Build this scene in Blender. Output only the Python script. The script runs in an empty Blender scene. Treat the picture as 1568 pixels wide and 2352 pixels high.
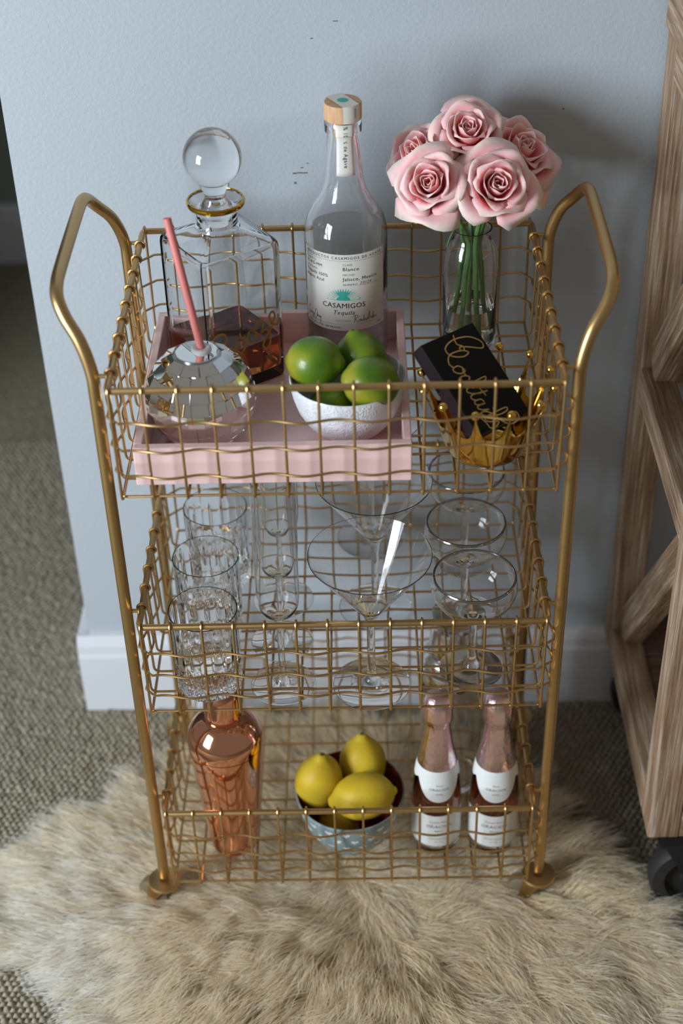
import bpy, bmesh, math, random
import numpy as np
from mathutils import Vector, Matrix, noise as mnoise

random.seed(7)
rng = np.random.default_rng(11)
PI = math.pi
scn = bpy.context.scene
COL = scn.collection

# ------------------------------------------------------------------ camera
cam_d = bpy.data.cameras.new('camera')
cam = bpy.data.objects.new('camera', cam_d)
COL.objects.link(cam)
cam.location = (0.0228, -1.1753, 1.5091)
cam.rotation_euler = (0.9242, 0.0235, 0.0002)
cam_d.sensor_width = 36.0
cam_d.lens = 3491.4 / 2352 * 36
cam_d.clip_start = 0.05
cam_d.dof.use_dof = True
cam_d.dof.focus_distance = 1.585
cam_d.dof.aperture_fstop = 2.9
scn.camera = cam

# ------------------------------------------------------------------ light
world = bpy.data.worlds.new('room_ambient')
scn.world = world
world.use_nodes = True
world.node_tree.nodes['Background'].inputs[0].default_value = (1.0, 0.95, 0.88, 1)
world.node_tree.nodes['Background'].inputs[1].default_value = 0.20

def area_light(name, loc, target, sx, sy, watts, color):
    d = bpy.data.lights.new(name, 'AREA')
    d.shape = 'RECTANGLE'; d.size = sx; d.size_y = sy
    d.energy = watts; d.color = color
    o = bpy.data.objects.new(name, d)
    COL.objects.link(o)
    o.location = loc
    o.rotation_euler = (Vector(target) - Vector(loc)).to_track_quat('-Z', 'Y').to_euler()
    return o
area_light('window_daylight', (-1.90, -1.30, 1.20), (0, 0.2, 0.6), 0.75, 1.20, 80, (0.80, 0.90, 1.0))

scn.view_settings.view_transform = 'Standard'
scn.view_settings.look = 'None'
scn.view_settings.gamma = 1
scn.view_settings.use_curve_mapping = False
scn.view_settings.exposure = 0.0
scn.cycles.max_bounces = 18
scn.cycles.transmission_bounces = 18
scn.cycles.glossy_bounces = 6
scn.cycles.diffuse_bounces = 6

# ------------------------------------------------------------------ material helpers
MATS = {}
def mat(name, color=(.8, .8, .8), rough=.5, metal=0, trans=0, ior=1.45, spec=None, coat=0, sss=0):
    m = bpy.data.materials.new(name)
    m.use_nodes = True
    b = m.node_tree.nodes['Principled BSDF']
    b.inputs['Base Color'].default_value = (*color, 1)
    b.inputs['Roughness'].default_value = rough
    b.inputs['Metallic'].default_value = metal
    b.inputs['Transmission Weight'].default_value = trans
    b.inputs['IOR'].default_value = ior
    b.inputs['Coat Weight'].default_value = coat
    if spec is not None: b.inputs['Specular IOR Level'].default_value = spec
    if sss:
        b.inputs['Subsurface Weight'].default_value = sss
        b.inputs['Subsurface Radius'].default_value = (.01, .005, .003)
        b.inputs['Subsurface Scale'].default_value = .5
    MATS[name] = m
    return m

def nodes(m): return m.node_tree.nodes, m.node_tree.links, m.node_tree.nodes['Principled BSDF']

def coords(m, scale=(1, 1, 1), kind='Object'):
    N, L, B = nodes(m)
    tc = N.new('ShaderNodeTexCoord'); mp = N.new('ShaderNodeMapping')
    mp.inputs['Scale'].default_value = scale
    L.new(tc.outputs[kind], mp.inputs['Vector'])
    return mp.outputs['Vector']

def noise_tex(m, vec, scale, detail=3, rough=.5):
    N, L, B = nodes(m)
    n = N.new('ShaderNodeTexNoise')
    n.inputs['Scale'].default_value = scale; n.inputs['Detail'].default_value = detail
    n.inputs['Roughness'].default_value = rough
    L.new(vec, n.inputs['Vector'])
    return n.outputs['Fac']

def ramp(m, fac, stops):
    N, L, B = nodes(m)
    r = N.new('ShaderNodeValToRGB')
    e = r.color_ramp.elements
    while len(e) < len(stops): e.new(.5)
    for k, (p, c) in enumerate(stops):
        e[k].position = p; e[k].color = (*c, 1)
    L.new(fac, r.inputs['Fac'])
    return r.outputs['Color']

def bump(m, fac, strength=.3, dist=.001):
    N, L, B = nodes(m)
    b = N.new('ShaderNodeBump')
    b.inputs['Strength'].default_value = strength; b.inputs['Distance'].default_value = dist
    L.new(fac, b.inputs['Height']); L.new(b.outputs['Normal'], B.inputs['Normal'])

def attr(m, name):
    N, L, B = nodes(m)
    a = N.new('ShaderNodeAttribute'); a.attribute_name = name
    return a.outputs['Fac']

def set_col(m, out):
    N, L, B = nodes(m); L.new(out, B.inputs['Base Color'])

# --- materials
wall_m = mat('wall_paint', (.475, .520, .555), .55)
v = coords(wall_m); bump(wall_m, noise_tex(wall_m, v, 260, 3), .35, .0012)
hall_m = mat('hall_paint', (.30, .335, .32), .6)
trim_m = mat('trim_paint', (.72, .735, .765), .35)
carpet_m = mat('carpet', (.36, .325, .25), .95, spec=.1)
v = coords(carpet_m); set_col(carpet_m, ramp(carpet_m, noise_tex(carpet_m, v, 70, 4), [(.3, (.215, .185, .125)), (.7, (.31, .272, .19))]))
N, L, B = nodes(carpet_m)
vo = N.new('ShaderNodeTexVoronoi'); vo.inputs['Scale'].default_value = 110; L.new(v, vo.inputs['Vector'])
bump(carpet_m, vo.outputs['Distance'], .6, .003)
loop_m = mat('carpet_loop', (.52, .48, .39), .95, spec=.1)
v = coords(loop_m); set_col(loop_m, ramp(loop_m, noise_tex(loop_m, v, 60, 3), [(.3, (.30, .262, .195)), (.7, (.42, .375, .29))]))
bump(loop_m, noise_tex(loop_m, v, 900, 2), .4, .001)

gold_m = mat('satin_gold', (.56, .368, .162), .38, 1)
v = coords(gold_m, (1, 1, 1)); 
N, L, B = nodes(gold_m)
bump(gold_m, noise_tex(gold_m, v, 900, 2), .05, .0004)
brass_m = mat('polished_brass', (.78, .50, .12), .13, 1)
crown_m = mat('shiny_gold', (.70, .46, .12), .10, 1)
steel_m = mat('steel', (.62, .64, .66), .16, 1)
mirror_m = mat('mirror_tile', (.90, .91, .90), .015, 1)
grout_m = mat('silver_shell', (.45, .46, .46), .3, 1)
copper_m = mat('copper', (.82, .40, .26), .09, 1)
copper_dark_m = mat('copper_seam', (.18, .06, .03), .4, 1)
silver_m = mat('silver_band', (.33, .33, .33), .12, 1)
goldband_m = mat('gold_band', (.62, .36, .05), .12, 1)
goldink_m = mat('gold_ink', (.55, .33, .08), .35, .8)
bookgold_m = mat('gold_foil', (.72, .52, .20), .32, .6)
glass_m = mat('clear_glass', (1, 1, 1), 0, 0, 1, 1.46)
thin_glass_m = mat('thin_glass', (.996, .998, .998), 0, 0, 1, 1.42)
water_m = mat('water', (.97, .99, .97), 0, 0, 1, 1.33)
tequila_m = mat('clear_liquor', (.99, .99, .99), 0, 0, 1, 1.33)
cognac_m = mat('amber_liquor', (.62, .20, .05), 0, 0, 1, 1.33)
rose_wine_m = mat('rose_wine', (.60, .18, .07), 0, 0, 1, 1.33)
plug_m = mat('translucent_plug', (.85, .86, .86), .3, 0, .4, 1.4)
pink_m = mat('pink_lacquer', (.90, .62, .59), .22, 0, coat=.3)
straw_m = mat('pink_plastic', (.86, .27, .25), .35, 0, .15)
bowl_m = mat('white_ceramic', (.90, .92, .96), .30)
v = coords(bowl_m)
N, L, B = nodes(bowl_m)
vo = N.new('ShaderNodeTexVoronoi'); vo.inputs['Scale'].default_value = 150; vo.feature = 'SMOOTH_F1'
nz = N.new('ShaderNodeTexNoise'); nz.inputs['Scale'].default_value = 120; L.new(v, nz.inputs['Vector'])
mx = N.new('ShaderNodeMixRGB'); mx.inputs[0].default_value = .06; L.new(v, mx.inputs[1]); L.new(nz.outputs['Color'], mx.inputs[2]); L.new(mx.outputs[0], vo.inputs['Vector'])
bump(bowl_m, vo.outputs['Distance'], .55, .0022)
bowl_in_m = mat('white_glaze', (.84, .85, .87), .18)
blue_m = mat('blue_glaze', (.24, .335, .36), .22)
blue_in_m = mat('red_glaze', (.20, .035, .022), .2)
heart_m = mat('heart_print', (.74, .75, .76), .25)
paper_m = mat('label_paper', (.80, .775, .70), .6)
paper2_m = mat('white_label', (.78, .79, .77), .5)
backpaper_m = mat('back_label_paper', (.82, .83, .82), .6)
N, L, B = nodes(backpaper_m)
tr = N.new('ShaderNodeBsdfTranslucent'); ms = N.new('ShaderNodeMixShader'); ms.inputs[0].default_value = .75
tr.inputs['Color'].default_value = (.97, .97, .95, 1)
L.new(B.outputs[0], ms.inputs[1]); L.new(tr.outputs[0], ms.inputs[2]); L.new(ms.outputs[0], N['Material Output'].inputs['Surface'])
ink_m = mat('black_ink', (.02, .02, .02), .6)
greyink_m = mat('grey_ink', (.28, .27, .26), .6)
redink_m = mat('red_ink', (.55, .05, .06), .6)
teal_m = mat('teal_ink', (.05, .46, .38), .55)
cork_m = mat('cork_wood', (.62, .36, .18), .6)
v = coords(cork_m, (1, 1, .12)); set_col(cork_m, ramp(cork_m, noise_tex(cork_m, v, 300, 3), [(.3, (.55, .30, .145)), (.7, (.70, .43, .23))]))
book_m = mat('black_cover', (.007, .008, .008), .6, spec=.2)
spine_m = mat('dark_spine', (.018, .009, .011), .6, spec=.2)
page_m = mat('book_pages', (.75, .73, .68), .8)
foil_m = mat('pink_foil', (.84, .63, .67), .24, 1)
v = coords(foil_m, (1, 1, .3)); bump(foil_m, noise_tex(foil_m, v, 260, 3), .42, .0022)
stem_m = mat('stem_green', (.085, .20, .045), .45)
leaf_m = mat('leaf_green', (.16, .32, .10), .45)
black_m = mat('black_metal', (.012, .012, .014), .45)
rubber_m = mat('dark_rubber', (.02, .019, .018), .6)
tread_m = mat('wheel_tread', (.16, .12, .07), .5)

lime_m = mat('lime_skin', (.2, .4, .03), .33, coat=.15)
v = coords(lime_m)
set_col(lime_m, ramp(lime_m, noise_tex(lime_m, v, 19, 2), [(.34, (.06, .155, .008)), (.50, (.145, .24, .012)), (.66, (.37, .35, .025))]))
bump(lime_m, noise_tex(lime_m, v, 420, 2), .18, .001)
lemon_m = mat('lemon_skin', (.72, .46, .03), .48, spec=.3)
v = coords(lemon_m)
set_col(lemon_m, ramp(lemon_m, noise_tex(lemon_m, v, 22, 2), [(.3, (.56, .36, .014)), (.7, (.68, .49, .035))]))
bump(lemon_m, noise_tex(lemon_m, v, 520, 2), .25, .001)
stalk_m = mat('fruit_stalk', (.12, .085, .03), .8)

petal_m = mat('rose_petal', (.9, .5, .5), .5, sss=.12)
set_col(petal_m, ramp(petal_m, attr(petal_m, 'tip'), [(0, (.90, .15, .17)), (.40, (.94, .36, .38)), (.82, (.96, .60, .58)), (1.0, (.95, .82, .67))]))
N, L, B = nodes(petal_m); B.inputs['Sheen Weight'].default_value = .15

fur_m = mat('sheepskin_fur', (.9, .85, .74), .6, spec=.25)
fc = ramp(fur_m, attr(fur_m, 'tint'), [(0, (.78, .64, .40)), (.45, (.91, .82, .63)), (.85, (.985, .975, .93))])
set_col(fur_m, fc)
N, L, B = nodes(fur_m)
tr = N.new('ShaderNodeBsdfTranslucent'); ms = N.new('ShaderNodeMixShader'); ms.inputs[0].default_value = .5
L.new(fc, tr.inputs['Color']); L.new(B.outputs[0], ms.inputs[1]); L.new(tr.outputs[0], ms.inputs[2])
L.new(ms.outputs[0], N['Material Output'].inputs['Surface'])
hide_m = mat('sheepskin_hide', (.88, .80, .64), .8)

def wood(name, c0, c1, c2, grain=70):
    m = mat(name, c1, .62)
    v = coords(m, (1, 1, .035))
    f = noise_tex(m, v, grain * 5, 4, .65)
    v2 = coords(m, (1, 1, .08)); f2 = noise_tex(m, v2, grain, 3)
    N, L, B = nodes(m)
    a = N.new('ShaderNodeMath'); a.operation = 'MULTIPLY_ADD'; a.inputs[1].default_value = .6
    L.new(f, a.inputs[0])
    b = N.new('ShaderNodeMath'); b.operation = 'MULTIPLY'; b.inputs[1].default_value = .4
    L.new(f2, b.inputs[0]); L.new(b.outputs[0], a.inputs[2])
    set_col(m, ramp(m, a.outputs[0], [(.36, c0), (.5, c1), (.64, c2)]))
    bump(m, f, .5, .0015)
    return m
wood_m = wood('rustic_wood', (.16, .088, .045), (.32, .205, .122), (.56, .465, .36), 60)
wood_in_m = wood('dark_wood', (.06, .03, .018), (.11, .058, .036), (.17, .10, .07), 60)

# ------------------------------------------------------------------ mesh helpers
def to_mesh(name, verts, faces, smooth=35):
    me = bpy.data.meshes.new(name)
    me.from_pydata([tuple(v) for v in verts], [], [tuple(f) for f in faces])
    bm = bmesh.new(); bm.from_mesh(me)
    bmesh.ops.recalc_face_normals(bm, faces=bm.faces)
    bm.to_mesh(me); bm.free()
    if smooth is not None:
        me.polygons.foreach_set('use_smooth', [True] * len(me.polygons))
        me.set_sharp_from_angle(angle=math.radians(smooth))
    me.update()
    return me

def link(name, me, m=None, parent=None, loc=(0, 0, 0), rot=(0, 0, 0), scale=None):
    o = bpy.data.objects.new(name, me)
    COL.objects.link(o)
    if m is not None and me is not None and not me.materials: me.materials.append(m)
    o.parent = parent
    o.location = loc; o.rotation_euler = rot
    if scale: o.scale = scale
    return o

def tag(o, label=None, cat=None, group=None, kind=None):
    if label: o['label'] = label
    if cat: o['category'] = cat
    if group: o['group'] = group
    if kind: o['kind'] = kind
    return o

def thing(name, label, cat, loc, rotz=0, group=None):
    o = bpy.data.objects.new(name, None)
    COL.objects.link(o); o.empty_display_size = .02
    o.location = loc; o.rotation_euler = (0, 0, rotz)
    return tag(o, label, cat, group)

def dup(root, loc, rot=None, label=None, group=None):
    r = root.copy(); COL.objects.link(r); r.location = loc
    if rot is not None: r.rotation_euler = rot
    if label: r['label'] = label
    if group: r['group'] = group
    for ch in list(root.children):
        c = ch.copy(); COL.objects.link(c); c.parent = r
        for g in list(ch.children):
            d = g.copy(); COL.objects.link(d); d.parent = c
    return r

class MB:
    def __init__(s): s.v = []; s.f = []
    def add(s, vs, fs):
        b = len(s.v); s.v += [tuple(x) for x in vs]; s.f += [tuple(b + i for i in f) for f in fs]
    def box(s, x0, x1, y0, y1, z0, z1):
        s.add([(x0,y0,z0),(x1,y0,z0),(x1,y1,z0),(x0,y1,z0),(x0,y0,z1),(x1,y0,z1),(x1,y1,z1),(x0,y1,z1)],
              [(0,3,2,1),(4,5,6,7),(0,1,5,4),(1,2,6,5),(2,3,7,6),(3,0,4,7)])
    def lathe(s, prof, n=48, closed=False, phase=0, wob=None):
        """prof: list of (r, z). r==0 ends collapse to a point."""
        rings = []; vs = []; fs = []
        for (r, z) in prof:
            if r <= 1e-7:
                rings.append([len(vs)]); vs.append((0, 0, z))
            else:
                st = len(vs)
                for k in range(n):
                    a = 2 * PI * k / n + phase
                    rr = r if wob is None else wob(r, z, a)
                    vs.append((rr * math.cos(a), rr * math.sin(a), z))
                rings.append(list(range(st, st + n)))
        m = len(rings)
        for i in range(m if closed else m - 1):
            A, Bq = rings[i], rings[(i + 1) % m]
            if len(A) == 1 and len(Bq) == 1: continue
            for k in range(n):
                k2 = (k + 1) % n
                if len(A) == 1: fs.append((A[0], Bq[k], Bq[k2]))
                elif len(Bq) == 1: fs.append((A[k], A[k2], Bq[0]))
                else: fs.append((A[k], A[k2], Bq[k2], Bq[k]))
        s.add(vs, fs)
    def tube(s, pts, r, n=8, closed=False, cap=True):
        P = [Vector(p) for p in pts]; m = len(P)
        rad = r if hasattr(r, '__len__') else [r] * m
        T = []
        for i in range(m):
            a = P[(i - 1) % m] if (closed or i > 0) else P[i]
            b = P[(i + 1) % m] if (closed or i < m - 1) else P[i]
            t = (b - a); T.append(t.normalized() if t.length > 0 else Vector((0, 0, 1)))
        ref = Vector((0, 0, 1)) if abs(T[0].z) < .9 else Vector((1, 0, 0))
        U = (ref - T[0] * ref.dot(T[0])).normalized()
        vs = []; fs = []
        for i in range(m):
            if i: 
                U = U - T[i] * U.dot(T[i])
                U = U.normalized() if U.length > 1e-6 else T[i].orthogonal().normalized()
            W = T[i].cross(U)
            for k in range(n):
                a = 2 * PI * k / n
                vs.append(P[i] + (U * math.cos(a) + W * math.sin(a)) * rad[i])
        for i in range(m if closed else m - 1):
            j = (i + 1) % m
            for k in range(n):
                k2 = (k + 1) % n
                fs.append((i*n+k, i*n+k2, j*n+k2, j*n+k))
        if cap and not closed:
            fs.append(tuple(reversed(range(n)))); fs.append(tuple(range((m-1)*n, m*n)))
        s.add(vs, fs)
    def sphere(s, c, r, n=16, m=10):
        pr = [(r * math.sin(PI * i / m), -r * math.cos(PI * i / m)) for i in range(m + 1)]
        pr[0] = (0, -r); pr[-1] = (0, r)
        b = MB(); b.lathe(pr, n)
        s.add([(x + c[0], y + c[1], z + c[2]) for x, y, z in b.v], b.f)
    def mesh(s, name, smooth=35): return to_mesh(name, s.v, s.f, smooth)
    def build(s, name, m, parent=None, loc=(0, 0, 0), rot=(0, 0, 0), smooth=35):
        return link(name, s.mesh(name, smooth), m, parent, loc, rot)

def catmull(pts, sub=6, closed=False):
    P = [Vector(p) for p in pts]; out = []; n = len(P)
    for i in range(n if closed else n - 1):
        if closed: p0, p1, p2, p3 = P[(i-1) % n], P[i], P[(i+1) % n], P[(i+2) % n]
        else: p0, p1, p2, p3 = P[max(i-1, 0)], P[i], P[i+1], P[min(i+2, n-1)]
        for k in range(sub):
            t = k / sub
            out.append(.5 * ((2*p1) + (p2-p0)*t + (2*p0-5*p1+4*p2-p3)*t*t + (3*p1-p0-3*p2+p3)*t**3))
    if not closed: out.append(P[-1])
    return out

def fillet(pts, rad, n=4, closed=False):
    P = [Vector(p) for p in pts]; out = []; m = len(P)
    for i in range(m):
        if not closed and i in (0, m - 1): out.append(P[i]); continue
        a, b, c = P[(i-1) % m], P[i], P[(i+1) % m]
        d1 = (a - b); d2 = (c - b)
        r = min(rad, d1.length * .49, d2.length * .49)
        s, e = b + d1.normalized() * r, b + d2.normalized() * r
        for k in range(n + 1):
            t = k / n
            out.append((1-t)**2 * s + 2*t*(1-t) * b + t*t * e)
    return out

def bevel_obj(o, w, seg=2):
    md = o.modifiers.new('bevel', 'BEVEL'); md.width = w; md.segments = seg; md.limit_method = 'ANGLE'
    return o

def text_mesh(txt, size, align='LEFT', shear=0, spacing=1.0):
    """flat text as (verts, faces) in the xy plane"""
    c = bpy.data.curves.new('lettering_src', 'FONT')
    c.body = txt; c.size = size; c.align_x = align; c.shear = shear; c.space_character = spacing
    c.resolution_u = 2
    o = bpy.data.objects.new('lettering_src', c); COL.objects.link(o)
    bpy.context.view_layer.update()
    ev = o.evaluated_get(bpy.context.evaluated_depsgraph_get())
    me = ev.to_mesh()
    vs = [tuple(v.co) for v in me.vertices]; fs = [tuple(p.vertices) for p in me.polygons]
    ev.to_mesh_clear()
    bpy.data.objects.remove(o); bpy.data.curves.remove(c)
    return vs, fs

def strip2d(pts, w):
    """flat ribbon along a 2-D polyline"""
    P = [Vector((p[0], p[1])) for p in pts]; vs = []; fs = []
    for i in range(len(P)):
        t = (P[min(i+1, len(P)-1)] - P[max(i-1, 0)])
        t = t.normalized() if t.length > 0 else Vector((1, 0))
        n = Vector((-t.y, t.x)) * (w * .5)
        vs += [(P[i] + n).to_3d(), (P[i] - n).to_3d()]
    for i in range(len(P) - 1): fs.append((2*i, 2*i+1, 2*i+3, 2*i+2))
    return [tuple(v) for v in vs], fs

def stroke2d(pts, w, sub=6): return strip2d([(q.x, q.y) for q in catmull([(p[0], p[1], 0) for p in pts], sub)], w)

# ================================================================== SETTING
WY = 0.386         # wall plane
mb = MB(); mb.box(-0.356, 1.6, WY, WY + .12, 0, 2.5)
tag(mb.build('wall_back', wall_m, smooth=None), 'pale blue-grey painted wall end behind the gold cart', 'wall', kind='structure')
# scuff marks on the wall
mb = MB()
for (x, z, w, h) in [(-.0460, .7995, .0040, .0018), (-.0405, .8000, .0052, .0014), (-.0345, .7998, .0060, .0012), (-.0312, .8109, .0022, .0010), (-.0376, .8059, .0030, .0010), (-.0455, .7881, .0028, .0024), (.0034, .9674, .0050, .0009), (-.022, .9498, .0022, .0010), (.2451, .8668, .0018, .0016)]:
    mb.box(x - w/2, x + w/2, WY - .0004, WY + .001, z - h/2, z + h/2)
scuff = mat('wall_scuff', (.17, .17, .15), .8)
o = mb.build('scuff_mark', scuff, bpy.data.objects['wall_back'], smooth=None)
def baseboard(name, x0, x1, y, label, m, xin=0):
    b = MB()
    prof = [(0, 0), (-.0155, 0), (-.0155, .098), (-.013, .104), (-.0125, .116), (-.009, .124), (-.006, .131), (0, .131)]
    n = len(prof)
    vs = [(x0, y + p[0], p[1]) for p in prof] + [(x1, y + p[0], p[1]) for p in prof]
    fs = [(i, i+1, n+i+1, n+i) for i in range(n-1)] + [tuple(range(n)), tuple(range(2*n-1, n-1, -1))]
    b.add(vs, fs)
    return tag(b.build(name, m, smooth=None), label, 'baseboard', kind='structure')
baseboard('baseboard_back', -.372, 1.6, WY, 'white moulded baseboard below the pale wall', trim_m)
mb = MB(); mb.box(-.372, -.3565, WY, WY + .13, 0, .13)
bevel_obj(tag(mb.build('baseboard_end', trim_m, smooth=None), 'white baseboard return around the wall end', 'baseboard', kind='structure'), .003)
mb = MB(); mb.box(-2.2, 2.0, 1.74, 1.80, 0, 2.5)
tag(mb.build('wall_hall', hall_m, smooth=None), 'dim grey-green hallway wall beyond the wall end', 'wall', kind='structure')
baseboard('baseboard_hall', -2.2, 2.0, 1.74, 'dim white baseboard along the far hallway wall', trim_m)
mb = MB(); mb.box(-1.06, -1.0, .62, 1.74, 0, 2.5)  # unseen upright panel, added to block light and darken the hallway
tag(mb.build('hall_shade_panel', hall_m, smooth=None), 'unseen side panel added to block light from the hallway', 'wall', kind='structure')
mb = MB(); mb.box(-1.06, 1.6, WY, 1.74, 2.4, 2.46)  # unseen cover over the hallway, added to cut off ambient light
tag(mb.build('hall_shade_slab', trim_m, smooth=None), 'unseen top slab added to block light from the hallway', 'hall_shade_slab', kind='structure')
mb = MB(); mb.box(-3, 3, -3, 1.8, -.05, 0)
floor = tag(mb.build('floor', carpet_m, smooth=None), 'beige looped wall-to-wall carpet floor', 'floor', kind='structure')
# carpet loops
def carpet_loops():
    pitch = .0088
    pts = []
    for (x0, x1, y0, y1) in [(-.80, -.17, -.33, 1.05), (.20, .42, -.08, WY)]:
        ny = int((y1 - y0) / (pitch * .82))
        for j in range(ny):
            y = y0 + j * pitch * .82
            nx = int((x1 - x0) / pitch)
            for i in range(nx):
                x = x0 + (i + .5 * (j % 2)) * pitch
                if -.375 < x and y > WY - .018 and x < .5: continue
                pts.append((x, y))
    P = np.array(pts); P += rng.normal(0, .0007, P.shape)
    n = len(P); k = 6
    a = np.arange(k) * 2 * PI / k
    r1 = .0047; r2 = .0029
    sc = 1 + rng.normal(0, .12, (n, 1)); hz = .0045 * (1 + rng.normal(0, .18, (n, 1)))
    ring1 = np.stack([P[:, :1] + r1*sc*np.cos(a), P[:, 1:] + r1*.85*sc*np.sin(a), np.zeros((n, k))], -1)
    ring2 = np.stack([P[:, :1] + r2*sc*np.cos(a+.5), P[:, 1:] + r2*.85*sc*np.sin(a+.5), np.repeat(hz*.8, k, 1)], -1)
    top = np.concatenate([P, hz], 1)[:, None, :]
    V = np.concatenate([ring1, ring2, top], 1)       # n, 13, 3
    base = (np.arange(n) * (2*k+1))[:, None]
    tri = []
    for i in range(k):
        j = (i+1) % k
        tri += [(i, j, k+j), (i, k+j, k+i), (k+i, k+j, 2*k)]
    F = (base[:, :, None] + np.array(tri)[None]).reshape(-1, 3)
    return V.reshape(-1, 3), F
def np_mesh(name, V, F, smooth=True, attrs=None):
    me = bpy.data.meshes.new(name)
    nf, k = F.shape
    me.vertices.add(len(V)); me.vertices.foreach_set('co', V.astype(np.float32).ravel())
    me.loops.add(nf * k); me.loops.foreach_set('vertex_index', F.astype(np.int32).ravel())
    me.polygons.add(nf); me.polygons.foreach_set('loop_start', np.arange(0, nf*k, k, dtype=np.int32))
    me.polygons.foreach_set('use_smooth', np.ones(nf, dtype=bool) if smooth else np.zeros(nf, dtype=bool))
    for nm, val in (attrs or {}).items():
        at = me.attributes.new(nm, 'FLOAT', 'POINT'); at.data.foreach_set('value', val.astype(np.float32))
    me.update(calc_edges=True); me.validate()
    return me
V, F = carpet_loops()
o = link('carpet_pile', np_mesh('carpet_pile', V, F), loop_m, floor); o['kind'] = 'stuff'

# ================================================================== GOLD CART
BW, BD, BH = .42, .322, .124       # basket width, depth, height
RAIL, WIRE = .0034, .00142
HR = RAIL + WIRE
cart = thing('bar_cart', 'satin gold wire bar cart with three basket tiers and looped side handles', 'bar cart', (0, .161, 0))
CY = .161
SX = .2258
def side_frame(s):
    half = [(SX, .027 - CY, .057), (SX, .027 - CY, .30), (SX, .027 - CY, .60), (SX, .027 - CY, .735), (SX + .001, .0285 - CY, .768),
            (SX + .009, .035 - CY, .797), (SX + .0215, .0455 - CY, .817), (SX + .0285, .057 - CY, .8305), (SX + .0305, .073 - CY, .8375), (SX + .031, .105 - CY, .8395)]
    pts = half + [(x, -y, z) for x, y, z in reversed(half)]
    pts = catmull([(s * x, y, z) for x, y, z in pts], 6)
    b = MB(); b.tube(pts, .0063, 16)
    return b
for s in (-1, 1): side_frame(s).build('side_frame', gold_m, cart)

def u_profile(depth, floor_dz):
    """hooked wire in the plane: list of (t, z) running over the near rail, down, across the floor and up"""
    p = []
    for k in range(0, 9):
        a = math.radians(-55 + (180 + 55) * k / 8)
        p.append((HR * math.cos(a), HR * math.sin(a)))
    body = fillet([(p[-1][0], p[-1][1], 0), (-.0018, -BH + floor_dz, 0), (depth / 2, -BH + floor_dz, 0)], .007, 4)
    p = p[:-1] + [(q.x, q.y) for q in body]
    q = [(depth - t, z) for t, z in reversed(p[:-1])]
    return p + q
def mesh_of(fn, name):
    b = MB(); fn(b); return b.mesh(name)
long_wire = mesh_of(lambda b: b.tube([(0, t, z) for t, z in u_profile(BD, 0)], WIRE, 8), 'wire')
side_wire = mesh_of(lambda b: b.tube([(t - BW / 2, 0, z) for t, z in u_profile(BW, 2 * WIRE)], WIRE, 8), 'wire')
def wavy_path(dz):
    t = dz / BH
    off = -( HR * (1 - t) + .0018 * t) - 2 * WIRE + .0004
    A = .0029
    px, py = BW / 13, BD / 10
    out = []
    def seg(n, pitch, f, flip):
        sub = 8
        for i in range(n * sub + 1):
            s = i / sub
            if s < .25 or s > n - .25: continue
            w = A * math.sin(PI * s) * flip
            out.append(f(s * pitch, w))
    seg(13, px, lambda a, w: (-BW/2 + a, off + w, -dz), 1)
    seg(10, py, lambda a, w: (BW/2 - off - w, a, -dz), -1)
    seg(13, px, lambda a, w: (BW/2 - a, BD - off - w, -dz), -1)
    seg(10, py, lambda a, w: (-BW/2 + off + w, BD - a, -dz), -1)
    return out
wavy = [mesh_of(lambda b, d=d: b.tube(wavy_path(d), WIRE * .95, 8, closed=True), 'wavy_wire') for d in (.033, .064, .094)]
rim_path = fillet([(-BW/2, 0, 0), (BW/2, 0, 0), (BW/2, BD, 0), (-BW/2, BD, 0)], .006, 3, closed=True)
rim_mesh = mesh_of(lambda b: b.tube(rim_path, RAIL, 10, closed=True), 'wire_basket')
bot_path = fillet([(-BW/2 + .002, .0022, -BH + 2*WIRE), (BW/2 - .002, .0022, -BH + 2*WIRE), (BW/2 - .002, BD - .0022, -BH + 2*WIRE), (-BW/2 + .002, BD - .0022, -BH + 2*WIRE)], .004, 2, closed=True)
bot_mesh = mesh_of(lambda b: b.tube(bot_path, WIRE, 8, closed=True), 'bottom_wire')
pin_mesh = mesh_of(lambda b: b.tube([(0, 0, 0), (SX - BW/2 - .004, 0, 0)], .0022, 8), 'weld_pin')
RIMZ = (.765, .478, .196)
for zi, zr in enumerate(RIMZ):
    bk = link('wire_basket', rim_mesh, gold_m, cart, (0, -CY, zr))
    bk['label'] = ('top', 'middle', 'bottom')[zi] + ' basket of gold wire mesh'
    for i in range(14): link('wire', long_wire, gold_m, bk, ((-BW/2 + BW * i / 13) * (.992 if i in (0, 13) else 1), 0, 0))
    for i in range(1, 10): link('wire', side_wire, gold_m, bk, (0, BD * i / 10, 0))
    for m_ in wavy: link('wavy_wire', m_, gold_m, bk)
    link('bottom_wire', bot_mesh, gold_m, bk)
    for sx in (-1, 1):
        for y in (.027, .295): link('weld_pin', pin_mesh, gold_m, bk, (sx * BW/2, y, 0), (0, 0, 0 if sx > 0 else PI))
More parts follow.
